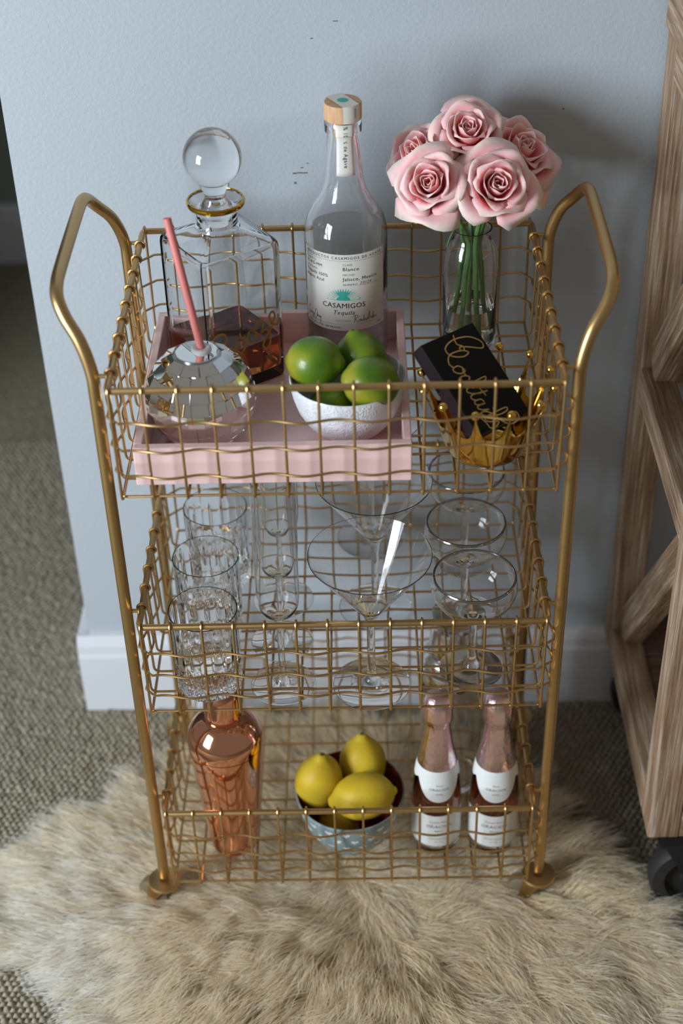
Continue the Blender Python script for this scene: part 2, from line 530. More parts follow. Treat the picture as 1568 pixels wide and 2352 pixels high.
def caster(x, y, ang):
    b = MB(); b.lathe([(0, .052), (.010, .052), (.0195, .050), (.0205, .0475), (.0195, .045), (0, .044)], 32)
    c = b.build('caster', gold_m, cart, (x, y, 0), (0, 0, ang))
    b = MB()
    for s in (-1, 1):
        b.add([(-.008, s*.0105, .046), (.016, s*.0105, .046), (.022, s*.0105, .018), (.010, s*.0105, .018),
               (-.008, s*.013, .046), (.016, s*.013, .046), (.022, s*.013, .018), (.010, s*.013, .018)],
              [(0,1,2,3), (4,5,6,7), (0,1,5,4), (1,2,6,5), (2,3,7,6), (3,0,4,7)])
    b.build('fork', gold_m, c)
    b = MB(); b.lathe([(0, -.008), (.006, -.0095), (.017, -.0085), (.0205, -.006), (.0205, .006), (.017, .0085), (.006, .0095), (0, .008)], 28)
    b.build('wheel', tread_m, c, (.016, 0, .0207), (PI/2, 0, 0))
for (x, y, a) in [(-SX, .027 - CY, 2.7), (SX, .027 - CY, 2.9), (-SX, .295 - CY, 2.4), (SX, .295 - CY, 2.4)]: caster(x, y, a)

TOPF = .641 + 3 * WIRE        # resting height on top tier
MIDF = .354 + 3 * WIRE
BOTF = .072 + 3 * WIRE

# ================================================================== TOP TIER
# ---- pink tray
TX0, TX1, TY0, TY1, TH, TT = -.1965, .0705, .018, .281, .0435, .0085
tray = thing('serving_tray', 'pink lacquered rectangular tray lying in the top basket', 'tray', ((TX0+TX1)/2, (TY0+TY1)/2, TOPF))
hx, hy = (TX1-TX0)/2, (TY1-TY0)/2
mb = MB(); mb.box(-hx, hx, -hy, hy, 0, .007); bevel_obj(mb.build('tray_base', pink_m, tray, smooth=None), .0012)
for nm, bx in (('tray_side', (-hx, hx, -hy, -hy+TT)), ('tray_side', (-hx, hx, hy-TT, hy)), ('tray_side', (-hx, -hx+TT, -hy+TT, hy-TT)), ('tray_side', (hx-TT, hx, -hy+TT, hy-TT))):
    mb = MB(); mb.box(bx[0], bx[1], bx[2], bx[3], .007, TH); bevel_obj(mb.build(nm, pink_m, tray, smooth=None), .0012)
TZ = TOPF + .007

# ---- square decanter
dec = thing('decanter', 'square cut glass decanter with gold rim, round stopper and amber liquor', 'decanter', (-.1182, .2165, TZ), math.radians(34.5))
def sqsec(half, mix, z, n=64):
    """rounded square (mix=1) to circle (mix=0) section"""
    out = []
    for k in range(n):
        a = 2 * PI * (k + .5) / n
        c, s = math.cos(a), math.sin(a)
        p = 14
        rs = half / ((abs(c)**p + abs(s)**p) ** (1/p))
        r = half * (1 - mix) + rs * mix
        out.append((r * c, r * s, z))
    return out
def loft(secs, cap0=True, cap1=True):
    n = len(secs[0]); vs = [p for s in secs for p in s]; fs = []
    for i in range(len(secs) - 1):
        for k in range(n):
            k2 = (k+1) % n
            fs.append((i*n+k, i*n+k2, (i+1)*n+k2, (i+1)*n+k))
    if cap0: fs.append(tuple(reversed(range(n))))
    if cap1: fs.append(tuple(range((len(secs)-1)*n, len(secs)*n)))
    b = MB(); b.add(vs, fs); return b
Z0 = TZ
S = [(.0415, 1, 0), (.0450, 1, .002), (.0462, 1, .006), (.0462, 1, .150), (.0455, 1, .155), (.0440, 1, .1575), (.030, .6, .1655), (.0225, .12, .1705), (.0208, 0, .176),
     (.0205, 0, .186), (.0225, 0, .190), (.0280, 0, .1945), (.0288, 0, .1975), (.0275, 0, .1985), (.0245, 0, .1975), (.0185, 0, .1915), (.0168, 0, .184), (.0170, 0, .172),
     (.0200, .15, .167), (.0280, .6, .1625), (.0405, 1, .1545), (.0418, 1, .148), (.0418, 1, .020), (.0405, 1, .014), (.0370, 1, .012)]
loft([sqsec(h, m_, z) for h, m_, z in S]).build('decanter_body', glass_m, dec, smooth=28)
liq = [(.0372, 1, .0121), (.0407, 1, .0141), (.0419, 1, .0200), (.0419, 1, .0500)]
o = loft([sqsec(h, m_, z) for h, m_, z in liq]).build('liquor', cognac_m, dec, smooth=28); o['label'] = 'amber liquor'
mb = MB(); mb.lathe([(.0286, .1938), (.02945, .1955), (.0294, .1980), (.0282, .1992), (.0270, .1990), (.0268, .1984), (.0279, .1984), (.0287, .1975), (.0283, .1945)], 48, closed=True)
o = mb.build('rim_band', goldband_m, dec); o['label'] = 'gold rim band'
mb = MB()
pr = [(0, .173), (.0128, .173), (.0158, .186), (.0166, .1905), (.0150, .1945), (.0115, .199), (.0105, .2045), (.0118, .2085), (.0150, .2135)]
bc, br = .2425, .0292
for k in range(15):
    a = math.radians(-58 + (148) * k / 14)
    pr.append((br * math.cos(a) if k < 14 else 0, bc + br * math.sin(a) if k < 14 else bc + br))
mb.lathe(pr, 48); o = mb.build('stopper', glass_m, dec); o['label'] = 'solid round glass stopper'
# gold script on the face that looks to the right front (local -y face)
def wrap_plane(vf, ox, oz, ang, yface):
    c, s = math.cos(ang), math.sin(ang)
    return [(ox + x*c - y*s, yface, oz + x*s + y*c) for x, y, z in vf[0]], vf[1]
mb = MB(); u = .0142
booze = [
    [(0, -.3), (.02, 1.0), (.05, 2.3)], [(-.5, 1.9), (.2, 2.5), (.95, 2.35), (1.0, 1.7), (.15, 1.15), (1.05, .85), (1.1, .05), (.3, -.35), (-.35, -.1)],
    [(1.75, 1.05), (1.35, .6), (1.5, 0), (1.95, .1), (2.1, .7), (1.8, 1.05), (2.0, .9), (2.4, .95)],
    [(2.85, 1.1), (2.45, .65), (2.55, .05), (3.0, .1), (3.2, .7), (2.9, 1.1), (3.1, .95), (3.5, 1.05)],
    [(3.35, 1.0), (3.75, 1.3), (4.05, 1.0), (3.75, .5), (3.55, .3), (4.0, .3), (4.15, -.25), (3.8, -1.0), (3.35, -1.15), (3.3, -.7), (4.1, -.1), (4.6, .2)],
    [(4.5, .35), (5.05, .75), (5.05, 1.25), (4.7, 1.1), (4.6, .5), (4.9, .05), (5.4, .35)]]
for st in booze:
    vf = stroke2d([(x*u, y*u) for x, y in st], .0024, 6)
    mb.add(*wrap_plane(vf, -.0300, .040, math.radians(21), -.0465))
o = mb.build('lettering', goldink_m, dec, smooth=None); o['label'] = 'gold handwritten script on the glass'

# ---- tequila bottle
bt = thing('tequila_bottle', 'clear tequila bottle with cream label, wooden stopper and paper seal', 'bottle', (.0099, .2602, TZ))
BR = .0433
outer = [(0, .004), (.030, .0025), (.036, 0), (.0405, .001), (.0428, .005), (BR, .012), (BR, .138), (.0425, .147), (.0395, .157), (.0335, .168), (.0265, .178), (.0220, .188), (.0198, .200), (.0180, .222), (.0165, .246),
         (.0165, .248), (.0185, .250), (.0188, .260), (.0175, .2625)]
inner = [(.0100, .2625), (.0105, .246), (.0140, .222), (.0160, .200), (.0190, .188), (.0235, .178), (.0310, .168), (.0370, .157), (.0402, .147), (.0408, .138), (.0408, .016), (.0370, .010), (.020, .011), (0, .013)]
mb = MB(); mb.lathe(outer + inner, 64); mb.build('bottle_glass', glass_m, bt)
mb = MB(); mb.lathe([(0, .0131), (.020, .0111), (.0371, .0101), (.0409, .016), (.0409, .0760), (0, .0760)], 64)
mb.build('liquor', tequila_m, bt)
mb = MB(); mb.lathe([(0, .245), (.0098, .245), (.0099, .2627), (.0188, .2627), (.0190, .264), (.0190, .2775), (.0180, .2795), (0, .2797)], 40)
o = mb.build('stopper', cork_m, bt); o['label'] = 'wooden stopper cap'
A0 = -PI/2 + math.radians(-5)      # label centre direction
def wrap_cyl(vf, r, ang0, s0, z0, rot=0.0, rfun=None):
    c, s = math.cos(rot), math.sin(rot); out = []
    for x, y, z in vf[0]:
        X, Y = x*c - y*s, x*s + y*c
        rr = r if rfun is None else rfun(z0 + Y)
        a = ang0 + (s0 + X) / r
        out.append((rr * math.cos(a), rr * math.sin(a), z0 + Y))
    return out, vf[1]
def grid_patch(w, h, nx, ny, corner=0):
    vs = []; fs = []
    for j in range(ny + 1):
        for i in range(nx + 1): vs.append((-w/2 + w*i/nx, -h/2 + h*j/ny, 0))
    for j in range(ny):
        for i in range(nx):
            a = j*(nx+1)+i; fs.append((a, a+1, a+nx+2, a+nx+1))
    return vs, fs
LW, LH, LC = .1015, .0885, .0895       # label arc width, height, centre height
mb = MB(); mb.add(*wrap_cyl(grid_patch(LW, LH, 36, 1), BR + .0003, A0, 0, LC))
lab = mb.build('label', paper_m, bt); lab['label'] = 'cream front label'
md = lab.modifiers.new('thickness', 'SOLIDIFY'); md.thickness = .0002; md.offset = 0
LR = BR + .0006
def label_text(txt, size, s, z, m_, name='lettering', align='LEFT', shear=0, sp=1.0):
    b = MB(); vs, fs = text_mesh(txt, size, align, shear, sp)
    b.add(*wrap_cyl((vs, fs), LR, A0, s, z)); return b
LT = LC + LH/2; 
blk = MB(); gry = MB()
def T(dst, *a, **k):
    b = label_text(*a, m_=None, **k); dst.add(b.v, b.f)
T(blk, 'PRODUCTOS CASAMIGOS DE AGAVE', .0042, 0, .1285, align='CENTER', sp=1.35)
T(gry, 'PROYECTO', .0029, -.0462, .1222, sp=1.1)
T(blk, 'SC-RG-MM', .0047, -.0462, .1172, sp=1.1)
T(gry, 'CATEGORIA', .0029, -.0462, .1125, sp=1.1)
T(blk, 'Tequila 100%', .0051, -.0462, .1070, sp=1.1)
T(blk, 'Agave Azul', .0051, -.0462, .1012, sp=1.12)
T(gry, 'CLASE', .0033, .0000, .1212, sp=1.15)
T(blk, 'Blanco', .0056, .0000, .1155, sp=1.15)
T(gry, 'HECHO', .0033, .0000, .1098, sp=1.15)
T(blk, 'Jalisco, Mexico', .0056, .0000, .1040, sp=1.13)
T(gry, 'NUMERO', .0033, .0000, .0985, sp=1.15)
T(blk, 'CASAMIGOS', .0082, .0002, .0722, align='CENTER', sp=1.05)
T(blk, 'Tequila', .0068, .0000, .0645, align='CENTER', shear=.3, sp=1.15)
T(gry, 'EXCLUSIVO', .0029, -.0005, .0560, align='CENTER', sp=1.1)
T(blk, '40% ALC. / VOL. (80 PROOF)', .0031, -.0462, .0478, sp=1.12)
T(gry, '750ML', .0031, .0370, .0478, sp=1.05)
for (s0, s1, z) in [(-.050, .050, .1265), (.0165, .0400, .0975), (-.050, .050, .0525)]:
    gry.add(*wrap_cyl(([(s0 + (s1-s0)*k/16, d, 0) for k in range(17) for d in (0, .00028)], [(2*k, 2*k+2, 2*k+3, 2*k+1) for k in range(16)]), LR, A0, 0, z))
sig1 = [[(.9, 2.2), (.35, 2.3), (0, 1.0), (.25, .1), (.7, .6), (.75, 1.0), (.9, .5), (1.1, .9), (1.3, .5), (1.5, .9), (1.6, .45), (1.85, .85), (1.9, .2), (1.7, -.4), (2.0, .3), (2.3, .8)],
        [(3.3, 1.8), (3.0, 2.3), (2.5, 1.2), (2.4, .0), (2.8, -.4), (3.2, .4), (3.4, 1.8), (3.35, .5), (3.6, .9), (3.8, .4), (4.0, .85), (4.2, .4), (4.4, .8), (4.3, -.6), (4.1, -1.3)]]
sig2 = [[(.3, 0), (.5, 1.2), (.6, 1.9)], [(0, 1.7), (.8, 2.0), (1.2, 1.5), (.6, .9), (1.3, .1), (1.7, .8), (1.9, .2), (2.1, .7), (2.3, .2), (2.6, .8), (2.7, 1.8), (2.65, .2), (3.0, .7), (3.3, .1), (3.9, 1.9), (4.1, 2.1), (3.9, .4), (3.6, .6), (4.4, .8), (4.5, .2), (4.8, .7), (5.0, .2), (5.1, 1.9), (5.1, .3), (5.5, .8), (5.7, .3), (6.1, .9)]]
for sg, s0, z0, k in ((sig1, -.0470, .0545, .0047), (sig2, .0095, .0545, .0047)):
    for st in sg: blk.add(*wrap_cyl(stroke2d([(x*k, y*k*.95) for x, y in st], .00042, 5), LR, A0, s0, z0))
blk.build('lettering', ink_m, lab, smooth=None)['kind'] = 'stuff'
gry.build('small_print', greyink_m, lab, smooth=None)['kind'] = 'stuff'
b = MB(); vs, fs = text_mesh('23124', .0050, 'LEFT', .15, 1.1); b.add(*wrap_cyl((vs, fs), LR, A0, .0175, .0985)); b.build('number', redink_m, lab, smooth=None)
# agave fan emblem
b = MB()
for k in range(17):
    a = math.radians(8 + 164 * k / 16); ca, sa = math.cos(a), math.sin(a)
    L_ = .0185 - .0012 * abs(math.sin(a)) ; w = .00125
    sq = .80
    pts = [(0, 0), (ca*L_*.58 - sa*w, (sa*L_*.58 + ca*w)*sq), (ca*L_, sa*L_*sq), (ca*L_*.58 + sa*w, (sa*L_*.58 - ca*w)*sq)]
    b.add(*wrap_cyl(([(x, y, 0) for x, y in pts], [(0, 3, 2, 1)]), LR, A0, 0, .0815))
fan = [(0, 0)] + [(math.cos(math.radians(t))*.0072, math.sin(math.radians(t))*.0052) for t in range(0, 181, 15)]
b.add(*wrap_cyl(([(x, y, 0) for x, y in fan], [(0, i, i+1) for i in range(1, len(fan)-1)]), LR + .0001, A0, 0, .0815))
base = [( .0185*math.cos(math.radians(t)), -.0012*math.sin(math.radians(t)) + .0008 if t else .0025) for t in range(0, 181, 20)]
b.add(*wrap_cyl(([(0, .002, 0)] + [(x, y, 0) for x, y in base], [(0, i+1, i) for i in range(1, len(base))]), LR, A0, 0, .0815))
b.build('agave_emblem', teal_m, lab, smooth=None)
# back label edge (blue-white sliver seen on the far side of the glass)
b = MB(); b.add(*wrap_cyl(grid_patch(.096, .100, 36, 1), BR - .0005, A0 + PI, 0, .092)); o = b.build('back_label', backpaper_m, bt); o['label'] = 'white back label seen through the glass'
# paper seal strip over the cap and down the neck
def neck_r(z):
    for (r0, z0), (r1, z1) in zip(outer, outer[1:]):
        if z0 <= z <= z1 and z1 > z0: return r0 + (r1-r0)*(z-z0)/(z1-z0)
    return .0191
b = MB(); a0 = -PI/2 + .10
zs = [.2085 + .005*k for k in range(8)] + [.2490]
prev = [(neck_r(z) + .0005, z) for z in zs] + [(.0193, .2505), (.0194, .262)]
vs = []; fs = []
for (r, z) in prev:
    for i in range(7):
        a = a0 + (-.0092 + .0184*i/6) / .0185
        vs.append((r*math.cos(a), r*math.sin(a), z))
for j in range(len(prev)-1):
    for i in range(6): q = j*7+i; fs.append((q, q+1, q+8, q+7))
b.add(vs, fs)
seal = b.build('seal_strip', paper_m, bt); seal['label'] = 'cream paper seal strip'
md = seal.modifiers.new('thickness', 'SOLIDIFY'); md.thickness = .0003; md.offset = 1
b = MB(); a1 = a0 + .42
vs = []; fs = []
cs, sn = math.cos(a1), math.sin(a1)
path = [(.0195, .263), (.0195, .2775), (.0185, .2801), (.0, .2803), (-.0185, .2801), (-.0195, .2775), (-.0195, .263)]
for (d, z) in path:
    for e in (-.0092, -.0046, 0, .0046, .0092):
        dd = d if z > .2795 else math.copysign(math.sqrt(max(.0195**2 - e*e, 0)), d)
        if z > .2798: dd = max(-1, min(1, d/.0195)) * math.sqrt(.0195**2 - e*e)
        vs.append((dd*cs - e*sn, dd*sn + e*cs, z))
for j in range(len(path)-1):
    for i in range(4): q = j*5+i; fs.append((q, q+1, q+6, q+5))
b.add(vs, fs); cs_ = b.build('cap_strip', paper_m, bt)
b = MB(); b.lathe([(0, .2806), (.0055, .2806), (.0055, .2804), (0, .2804)], 20); b.build('cap_emblem', teal_m, seal)
b = MB(); vs, fs = text_mesh('% 100% de Agave', .0056, 'LEFT', 0, 1.1)
b.add(*wrap_cyl((vs, fs), .0187, a0, .0018 * 0 - .0016, .2610, -PI/2, rfun=lambda z: (neck_r(z) if z < .2495 else .0190) + .0010))
b.build('lettering', ink_m, seal, smooth=None)
b = MB(); vs, fs = text_mesh('ASSIVA', .0030, 'LEFT', 0, 1.1)
b.add(*wrap_cyl((vs, fs), .0195, a1, .002, .2778, -PI/2, rfun=lambda z: .0199)); b.build('lettering', ink_m, seal, smooth=None)

# ---- vase with roses
VX, VY = .1421, .276
vs_ = thing('glass_vase', 'clear glass bud vase holding water and rose stems', 'vase', (VX, VY, TOPF))
outer = [(0, .002), (.022, .0005), (.0265, .001), (.0290, .005), (.0293, .010), (.0293, .095), (.0283, .108), (.0255, .119), (.0215, .126), (.0195, .130), (.0195, .134), (.0208, .1375), (.0215, .1395)]
inner = [(.0200, .1395), (.0182, .135), (.0180, .129), (.0200, .1245), (.0240, .1175), (.0266, .107), (.0277, .095), (.0277, .012), (.0262, .008), (0, .007)]
mb = MB(); mb.lathe(outer + inner, 56, wob=lambda r, z, a: r * (1 + (.006 * math.cos(14*a) if .02 < z < .1 else 0))); mb.build('vase_glass', glass_m, vs_)
mb = MB(); mb.lathe([(0, .0071), (.0258, .0081), (.0275, .0125), (.0275, .050), (0, .050)], 48); mb.build('water', water_m, vs_)

def petal_mesh(i, n, seed):
    r_ = random.Random(seed * 100 + i)
    t = i / (n - 1)                      # 0 inner, 1 outer
    rad = .0040 + .0235 * t ** 1.22       # belly radius
    hgt = .034 + .004 * math.sin(t * PI) - .010 * max(0, t - .55)
    half = math.radians(112 - 44 * t)    # angular half width
    lip = -.30 + 1.05 * t ** 1.2         # how far the tip leans out
    curl = .0 + .010 * max(0, t - .3) * 1.5
    nu, nv = 10, 8
    V = []; tipv = []
    ph = r_.uniform(0, 6); fold = r_.uniform(-1, 1)
    for j in range(nv + 1):
        v_ = j / nv
        for k in range(nu + 1):
            u_ = -1 + 2 * k / nu
            wid = math.sin(PI * (.18 + .52 * min(1, v_ * 1.15))) ** .7
            wid = (.25 + .75 * min(1, v_ / .35)) * (1 if v_ < .75 else math.sqrt(max(0, 1 - ((v_ - .75) / .27) ** 2)) * .55 + .45)
            a = half * u_ * wid
            h_ = hgt * (v_ - .10 * abs(u_) ** 2.5 * v_ + .07 * math.exp(-(u_ / .30) ** 2) * v_ ** 3 * (t > .3))
            r = .0025 + (rad - .0025) * math.sin(min(1, v_ / .62) * PI / 2) ** .8
            over = max(0, v_ - .55) / .45
            r += rad * lip * .42 * over ** 1.5
            r += curl * over ** 2 * (.55 + .8 * abs(u_) ** 1.5 + .30 * math.cos(3 * u_ + ph))
            h_ -= (curl * 1.0 + .002 * t) * over ** 2.5 * (.35 + 1.2 * abs(u_) ** 1.5)
            r += .0008 * math.sin(5 * u_ + ph) * v_ + .0010 * u_ * (1 - t * .5)
            r += .0016 * fold * u_ * u_ * over
            V.append((r * math.cos(a), r * math.sin(a), h_))
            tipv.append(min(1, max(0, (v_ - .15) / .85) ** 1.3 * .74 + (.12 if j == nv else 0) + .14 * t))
    F = []
    for j in range(nv):
        for k in range(nu):
            q = j * (nu + 1) + k; F.append((q, q+1, q+nu+2, q+nu+1))
    me = bpy.data.meshes.new('petal'); me.from_pydata(V, [], F)
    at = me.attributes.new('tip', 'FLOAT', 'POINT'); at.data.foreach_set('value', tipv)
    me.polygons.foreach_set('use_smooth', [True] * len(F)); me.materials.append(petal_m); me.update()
    return me
NP = 19
petal_sets = [[petal_mesh(i, NP, sd) for i in range(NP)] for sd in (1, 2, 3)]
sepal_me = None
def rose(loc, face, scale, pset, open_, label, foot, extra=()):
    """loc: bloom centre; face: direction it looks; foot: where the stem ends in the vase"""
    f = Vector(face).normalized()
    basep = Vector(loc) - f * .020 * scale
    root = thing('rose', label, 'rose', basep, group='pink roses in the vase')
    q = Vector((0, 0, 1)).rotation_difference(f)
    spin = random.uniform(0, 6.28)
    for i in range(NP):
        ang = spin + i * 2.39996 + random.uniform(-.12, .12)
        o = link('petal', petal_sets[pset][i], None, root)
        tilt = open_ * (i / NP) ** 2 * random.uniform(.7, 1.3)
        o.rotation_mode = 'QUATERNION'
        o.rotation_quaternion = q @ Matrix.Rotation(ang, 3, 'Z').to_quaternion() @ Matrix.Rotation(tilt, 3, 'Y').to_quaternion()
        s = scale * random.uniform(.96, 1.05)
        o.scale = (s, s, s)
        md = o.modifiers.new('thickness', 'SOLIDIFY'); md.thickness = .0005; md.offset = 0
    for (dv, tilt, sc_) in extra:
        lv = q.inverted() @ Vector(dv)
        o = link('petal', petal_sets[pset][NP - 2], None, root); o.rotation_mode = 'QUATERNION'
        o.rotation_quaternion = q @ Matrix.Rotation(math.atan2(lv.y, lv.x), 3, 'Z').to_quaternion() @ Matrix.Rotation(tilt, 3, 'Y').to_quaternion()
        o.scale = (sc_,) * 3
        md = o.modifiers.new('thickness', 'SOLIDIFY'); md.thickness = .0005; md.offset = 0
    # sepals + hip
    b = MB(); b.lathe([(0, -.008), (.004, -.007), (.0055, -.003), (.0045, .001), (0, .002)], 14)
    for k in range(5):
        a = k * 2 * PI / 5; c, s = math.cos(a), math.sin(a)
        st = [(.004, -.002, .0030), (.010, -.0015, .0035), (.017, -.006, .0022), (.022, -.013, .0004)]
        vs = []; 
        for (r, z, w) in st: vs += [(r*c - w*s, r*s + w*c, z), (r*c + w*s, r*s - w*c, z)]
        b.add(vs, [(2*i, 2*i+1, 2*i+3, 2*i+2) for i in range(3)])
    o = b.build('sepals', leaf_m, root, smooth=60); o.rotation_mode = 'QUATERNION'; o.rotation_quaternion = q; o.scale = (scale,)*3
    # stem, through the vase neck
    P0 = Vector((0, 0, 0)) - f * .005
    nk = Vector((VX, VY, TOPF + .131)) - basep
    nk += Vector((foot[0], foot[1], 0)) * .62
    ft = Vector((VX + foot[0] * 1.15, VY + foot[1] * 1.15, TOPF + .014)) - basep
    mid = Vector((VX + foot[0] * .75, VY + foot[1] * .75, TOPF + .085)) - basep
    mid2 = (P0 - f * .018)
    pts = catmull([P0, mid2, nk, mid, ft], 8)
    b = MB(); rad = [.0028 + .0006 * math.sin(i * .9) * (i % 9 == 4) for i in range(len(pts))]
    b.tube(pts, rad, 8)
    b.build('stem', stem_m, root)
    return root
rose((.136, .286, .886), (.02, -.58, .82), 0.92, 0, .22, 'pink rose highest in the bouquet, cupped open upward', (.000, .010), [((-1, .3, .3), .7, .95), ((.9, .5, .2), .8, .9)])
rose((.086, .288, .862), (-.55, -.45, .72), 0.98, 1, .40, 'pink rose turned away, its outer petal pointing toward the tequila bottle', (-.015, .006), [((-1, -.1, -.35), 1.15, 1.0), ((-.8, .3, .2), .8, .9)])
rose((.192, .300, .858), (.42, -.42, .80), 1.08, 2, .40, 'pink rose leaning toward the wooden cabinet with a drooping cream petal', (.016, .004), [((1, -.05, -.45), 1.05, 1.15), ((.6, -.7, -.5), .9, .95)])
rose((.0955, .238, .852), (-.22, -.76, .60), 0.92, 2, .14, 'pale pink rose facing forward beside the tequila bottle, half open', (-.008, -.010))
rose((.1620, .234, .851), (.10, -.78, .62), 0.98, 1, .22, 'pink rose facing forward over the vase mouth, widest open', (.007, -.011))
b = MB()
for k, (lx, ly, rz, tz) in enumerate([(-.019, -.018, 2.6, -.45)]):
    st = [(0, .0015), (.006, .0045), (.014, .005), (.021, .0028), (.026, .0003)]
    c, s = math.cos(rz), math.sin(rz); vs = []
    for (d, w) in st:
        for e in (-1, 0, 1): vs.append((lx + d*.35*c - e*w*s, ly + d*.35*s + e*w*c, .146 - d*.9 + .0015*abs(e)))
    b = MB(); b.add(vs, [(3*i+j, 3*i+j+1, 3*i+j+4, 3*i+j+3) for i in range(4) for j in (0, 1)])
    rt = [o for o in bpy.data.objects if o.name.startswith('rose') and o.parent is None][3 + k]
    o = b.build('leaf', leaf_m, rt, Vector((VX, VY, TOPF)) - rt.location, smooth=60)
    md = o.modifiers.new('thickness', 'SOLIDIFY'); md.thickness = .0005

# ---- mirror-ball cup and straw
DX, DY = -.1355, .0930
cup = thing('mirror_ball_cup', 'silver mirror-tiled ball cup standing on the pink tray', 'cup', (DX, DY, TZ))
DR, DC = .0535, .0475
pr = [(0, DC - DR*math.sin(math.radians(62)))]
for k in range(19):
    a = math.radians(-62 + (62 + 68) * k / 18); pr.append((DR*.985*math.cos(a), DC + DR*.985*math.sin(a)))
pr.append((0, DC + DR*.985*math.sin(math.radians(68))))
pr[0] = (0, pr[1][1])
mb = MB(); mb.lathe(pr, 48); mb.build('ball_shell', grout_m, cup)
tile_cache = {}
rows = 9; dlat = 124 / rows
for j in range(rows):
    lat = math.radians(-60 + dlat * (j + .5))
    cnt = max(8, int(round(20 * math.cos(lat))))
    wl = 2 * PI * math.cos(lat - math.radians(dlat/2)) * DR / cnt; wu = 2 * PI * math.cos(lat + math.radians(dlat/2)) * DR / cnt
    hh = math.radians(dlat) * DR
    b = MB(); g = .998
    a_, c_, h_ = wl/2*g, wu/2*g, hh/2*g
    bv = .00015
    b.add([(0, -a_, -h_), (0, a_, -h_), (0, c_, h_), (0, -c_, h_), (.0012, -a_+bv, -h_+bv), (.0012, a_-bv, -h_+bv), (.0012, c_-bv, h_-bv), (.0012, -c_+bv, h_-bv)],
          [(4,5,6,7), (0,1,5,4), (1,2,6,5), (2,3,7,6), (3,0,4,7)])
    me = b.mesh('mirror_tile', None)
    for k in range(cnt):
        lon = 2 * PI * (k + .5 * (j % 2)) / cnt
        rd = DR * .984 / 1.0
        o = link('mirror_tile', me, mirror_m, cup, (rd*math.cos(lat)*math.cos(lon), rd*math.cos(lat)*math.sin(lon), DC + rd*math.sin(lat)))
        o.rotation_euler = (Matrix.Rotation(lon, 3, 'Z') @ Matrix.Rotation(-lat + rng.normal(0, .010), 3, 'Y') @ Matrix.Rotation(rng.normal(0, .010), 3, 'Z')).to_euler()
topz = DC + DR*.985*math.sin(math.radians(68))
mb = MB(); mb.lathe([(0, topz - .0005), (.0208, topz - .0005), (.0212, topz + .0008), (.0205, topz + .0015), (0, topz + .0015)], 40); mb.build('lid', mirror_m, cup)
SXp, SYp = .0042, .0035
mb = MB(); mb.lathe([(.0042, topz + .0012), (.0100, topz + .0012), (.0100, topz + .0030), (.0085, topz + .0044), (.0054, topz + .0046), (.0044, topz + .0040)], 28, closed=True)
o = mb.build('straw_grommet', plug_m, cup, (SXp, SYp, 0)); o['label'] = 'translucent ring around the straw hole'
mb = MB()
p0 = Vector((DX + SXp, DY + SYp, TZ + topz + .0022)); p1 = Vector((-.1560, .128, .8745))
d = (p1 - p0)
wall = .0004; R_ = .0040
mb.tube([p0 - p0, d], R_, 16, cap=False)
b2 = MB(); b2.tube([p0 - p0, d], R_ - wall, 16, cap=False); k0 = len(mb.v); mb.add(b2.v, b2.f)
for k in range(16):
    k2 = (k+1) % 16
    mb.f.append((16+k, 16+k2, k0+16+k2, k0+16+k)); mb.f.append((k, k2, k0+k2, k0+k))
tag(mb.build('drinking_straw', straw_m, None, p0), 'coral pink drinking straw leaning out of the mirror ball cup', 'straw')

# ---- lime bowl
LX, LY = .0100, .0985
bowl = thing('lime_bowl', 'white textured ceramic bowl of limes on the pink tray', 'bowl', (LX, LY, TZ))
outer = [(0, .001), (.022, 0), (.028, .0015), (.0355, .008), (.044, .018), (.0505, .030), (.0550, .044), (.0572, .056), (.0578, .0625)]
inner = [(.0570, .0645), (.0558, .0640), (.0550, .056), (.0528, .044), (.0482, .030), (.0415, .0185), (.033, .0095), (.022, .0055), (0, .005)]
mb = MB(); mb.lathe(outer + inner[:2], 64); mb.build('bowl_body', bowl_m, bowl)
mb = MB(); mb.lathe([(.0577, .0632)] + inner, 64); mb.build('bowl_lining', bowl_in_m, bowl)
def fruit_mesh(name, r, l, nip, nip2, seed, n=32, m=24):
    b = MB(); pr = []
    for k in range(m + 1):
        t = -1 + 2 * k / m
        th = PI * k / m
        z = -math.cos(th); rr = math.sin(th) ** .92
        zz = z * l + math.copysign(1, z) * (nip if z > 0 else nip2) * max(0, (abs(z) - .93) / .07) ** 1.2 * 1.0
        pr.append((r * rr if 0 < k < m else 0, zz))
    # smooth nipples: extend poles
    b.lathe(pr, n, wob=lambda r_, z, a: r_ * (1 + .018 * math.sin(2*a + seed) + .010 * math.sin(3*a + 2*seed + z*60)))
    return b.mesh(name, 60)
def fruit(name, stalkname, skin, r, l, nip, loc, axis, label, cat, group, seed, nip2=.003):
    root = thing(name, label, cat, loc, group=group)
    q = Vector((0, 0, 1)).rotation_difference(Vector(axis).normalized())
    o = link('skin', fruit_mesh('skin', r, l, nip, nip2, seed), skin, root); o.rotation_mode = 'QUATERNION'; o.rotation_quaternion = q @ Matrix.Rotation(seed, 3, 'Z').to_quaternion()
    b = MB(); e = l + nip
    b.lathe([(0, e + .0004), (.0016, e + .0003), (.0022, e - .0006), (.0014, e - .0016), (0, e - .002)], 10)
    o2 = b.build('stalk_end', stalk_m, root); o2.rotation_mode = 'QUATERNION'; o2.rotation_quaternion = o.rotation_quaternion
    return root
GL = 'limes in the white bowl'
fruit('lime', 's', lime_m, .0258, .0280, .0045, (-.0225, .1090, TZ + .0735), (.80, -.30, .1), 'lime with a yellow patch on the bowl edge next to the decanter', 'lime', GL, 1.0)
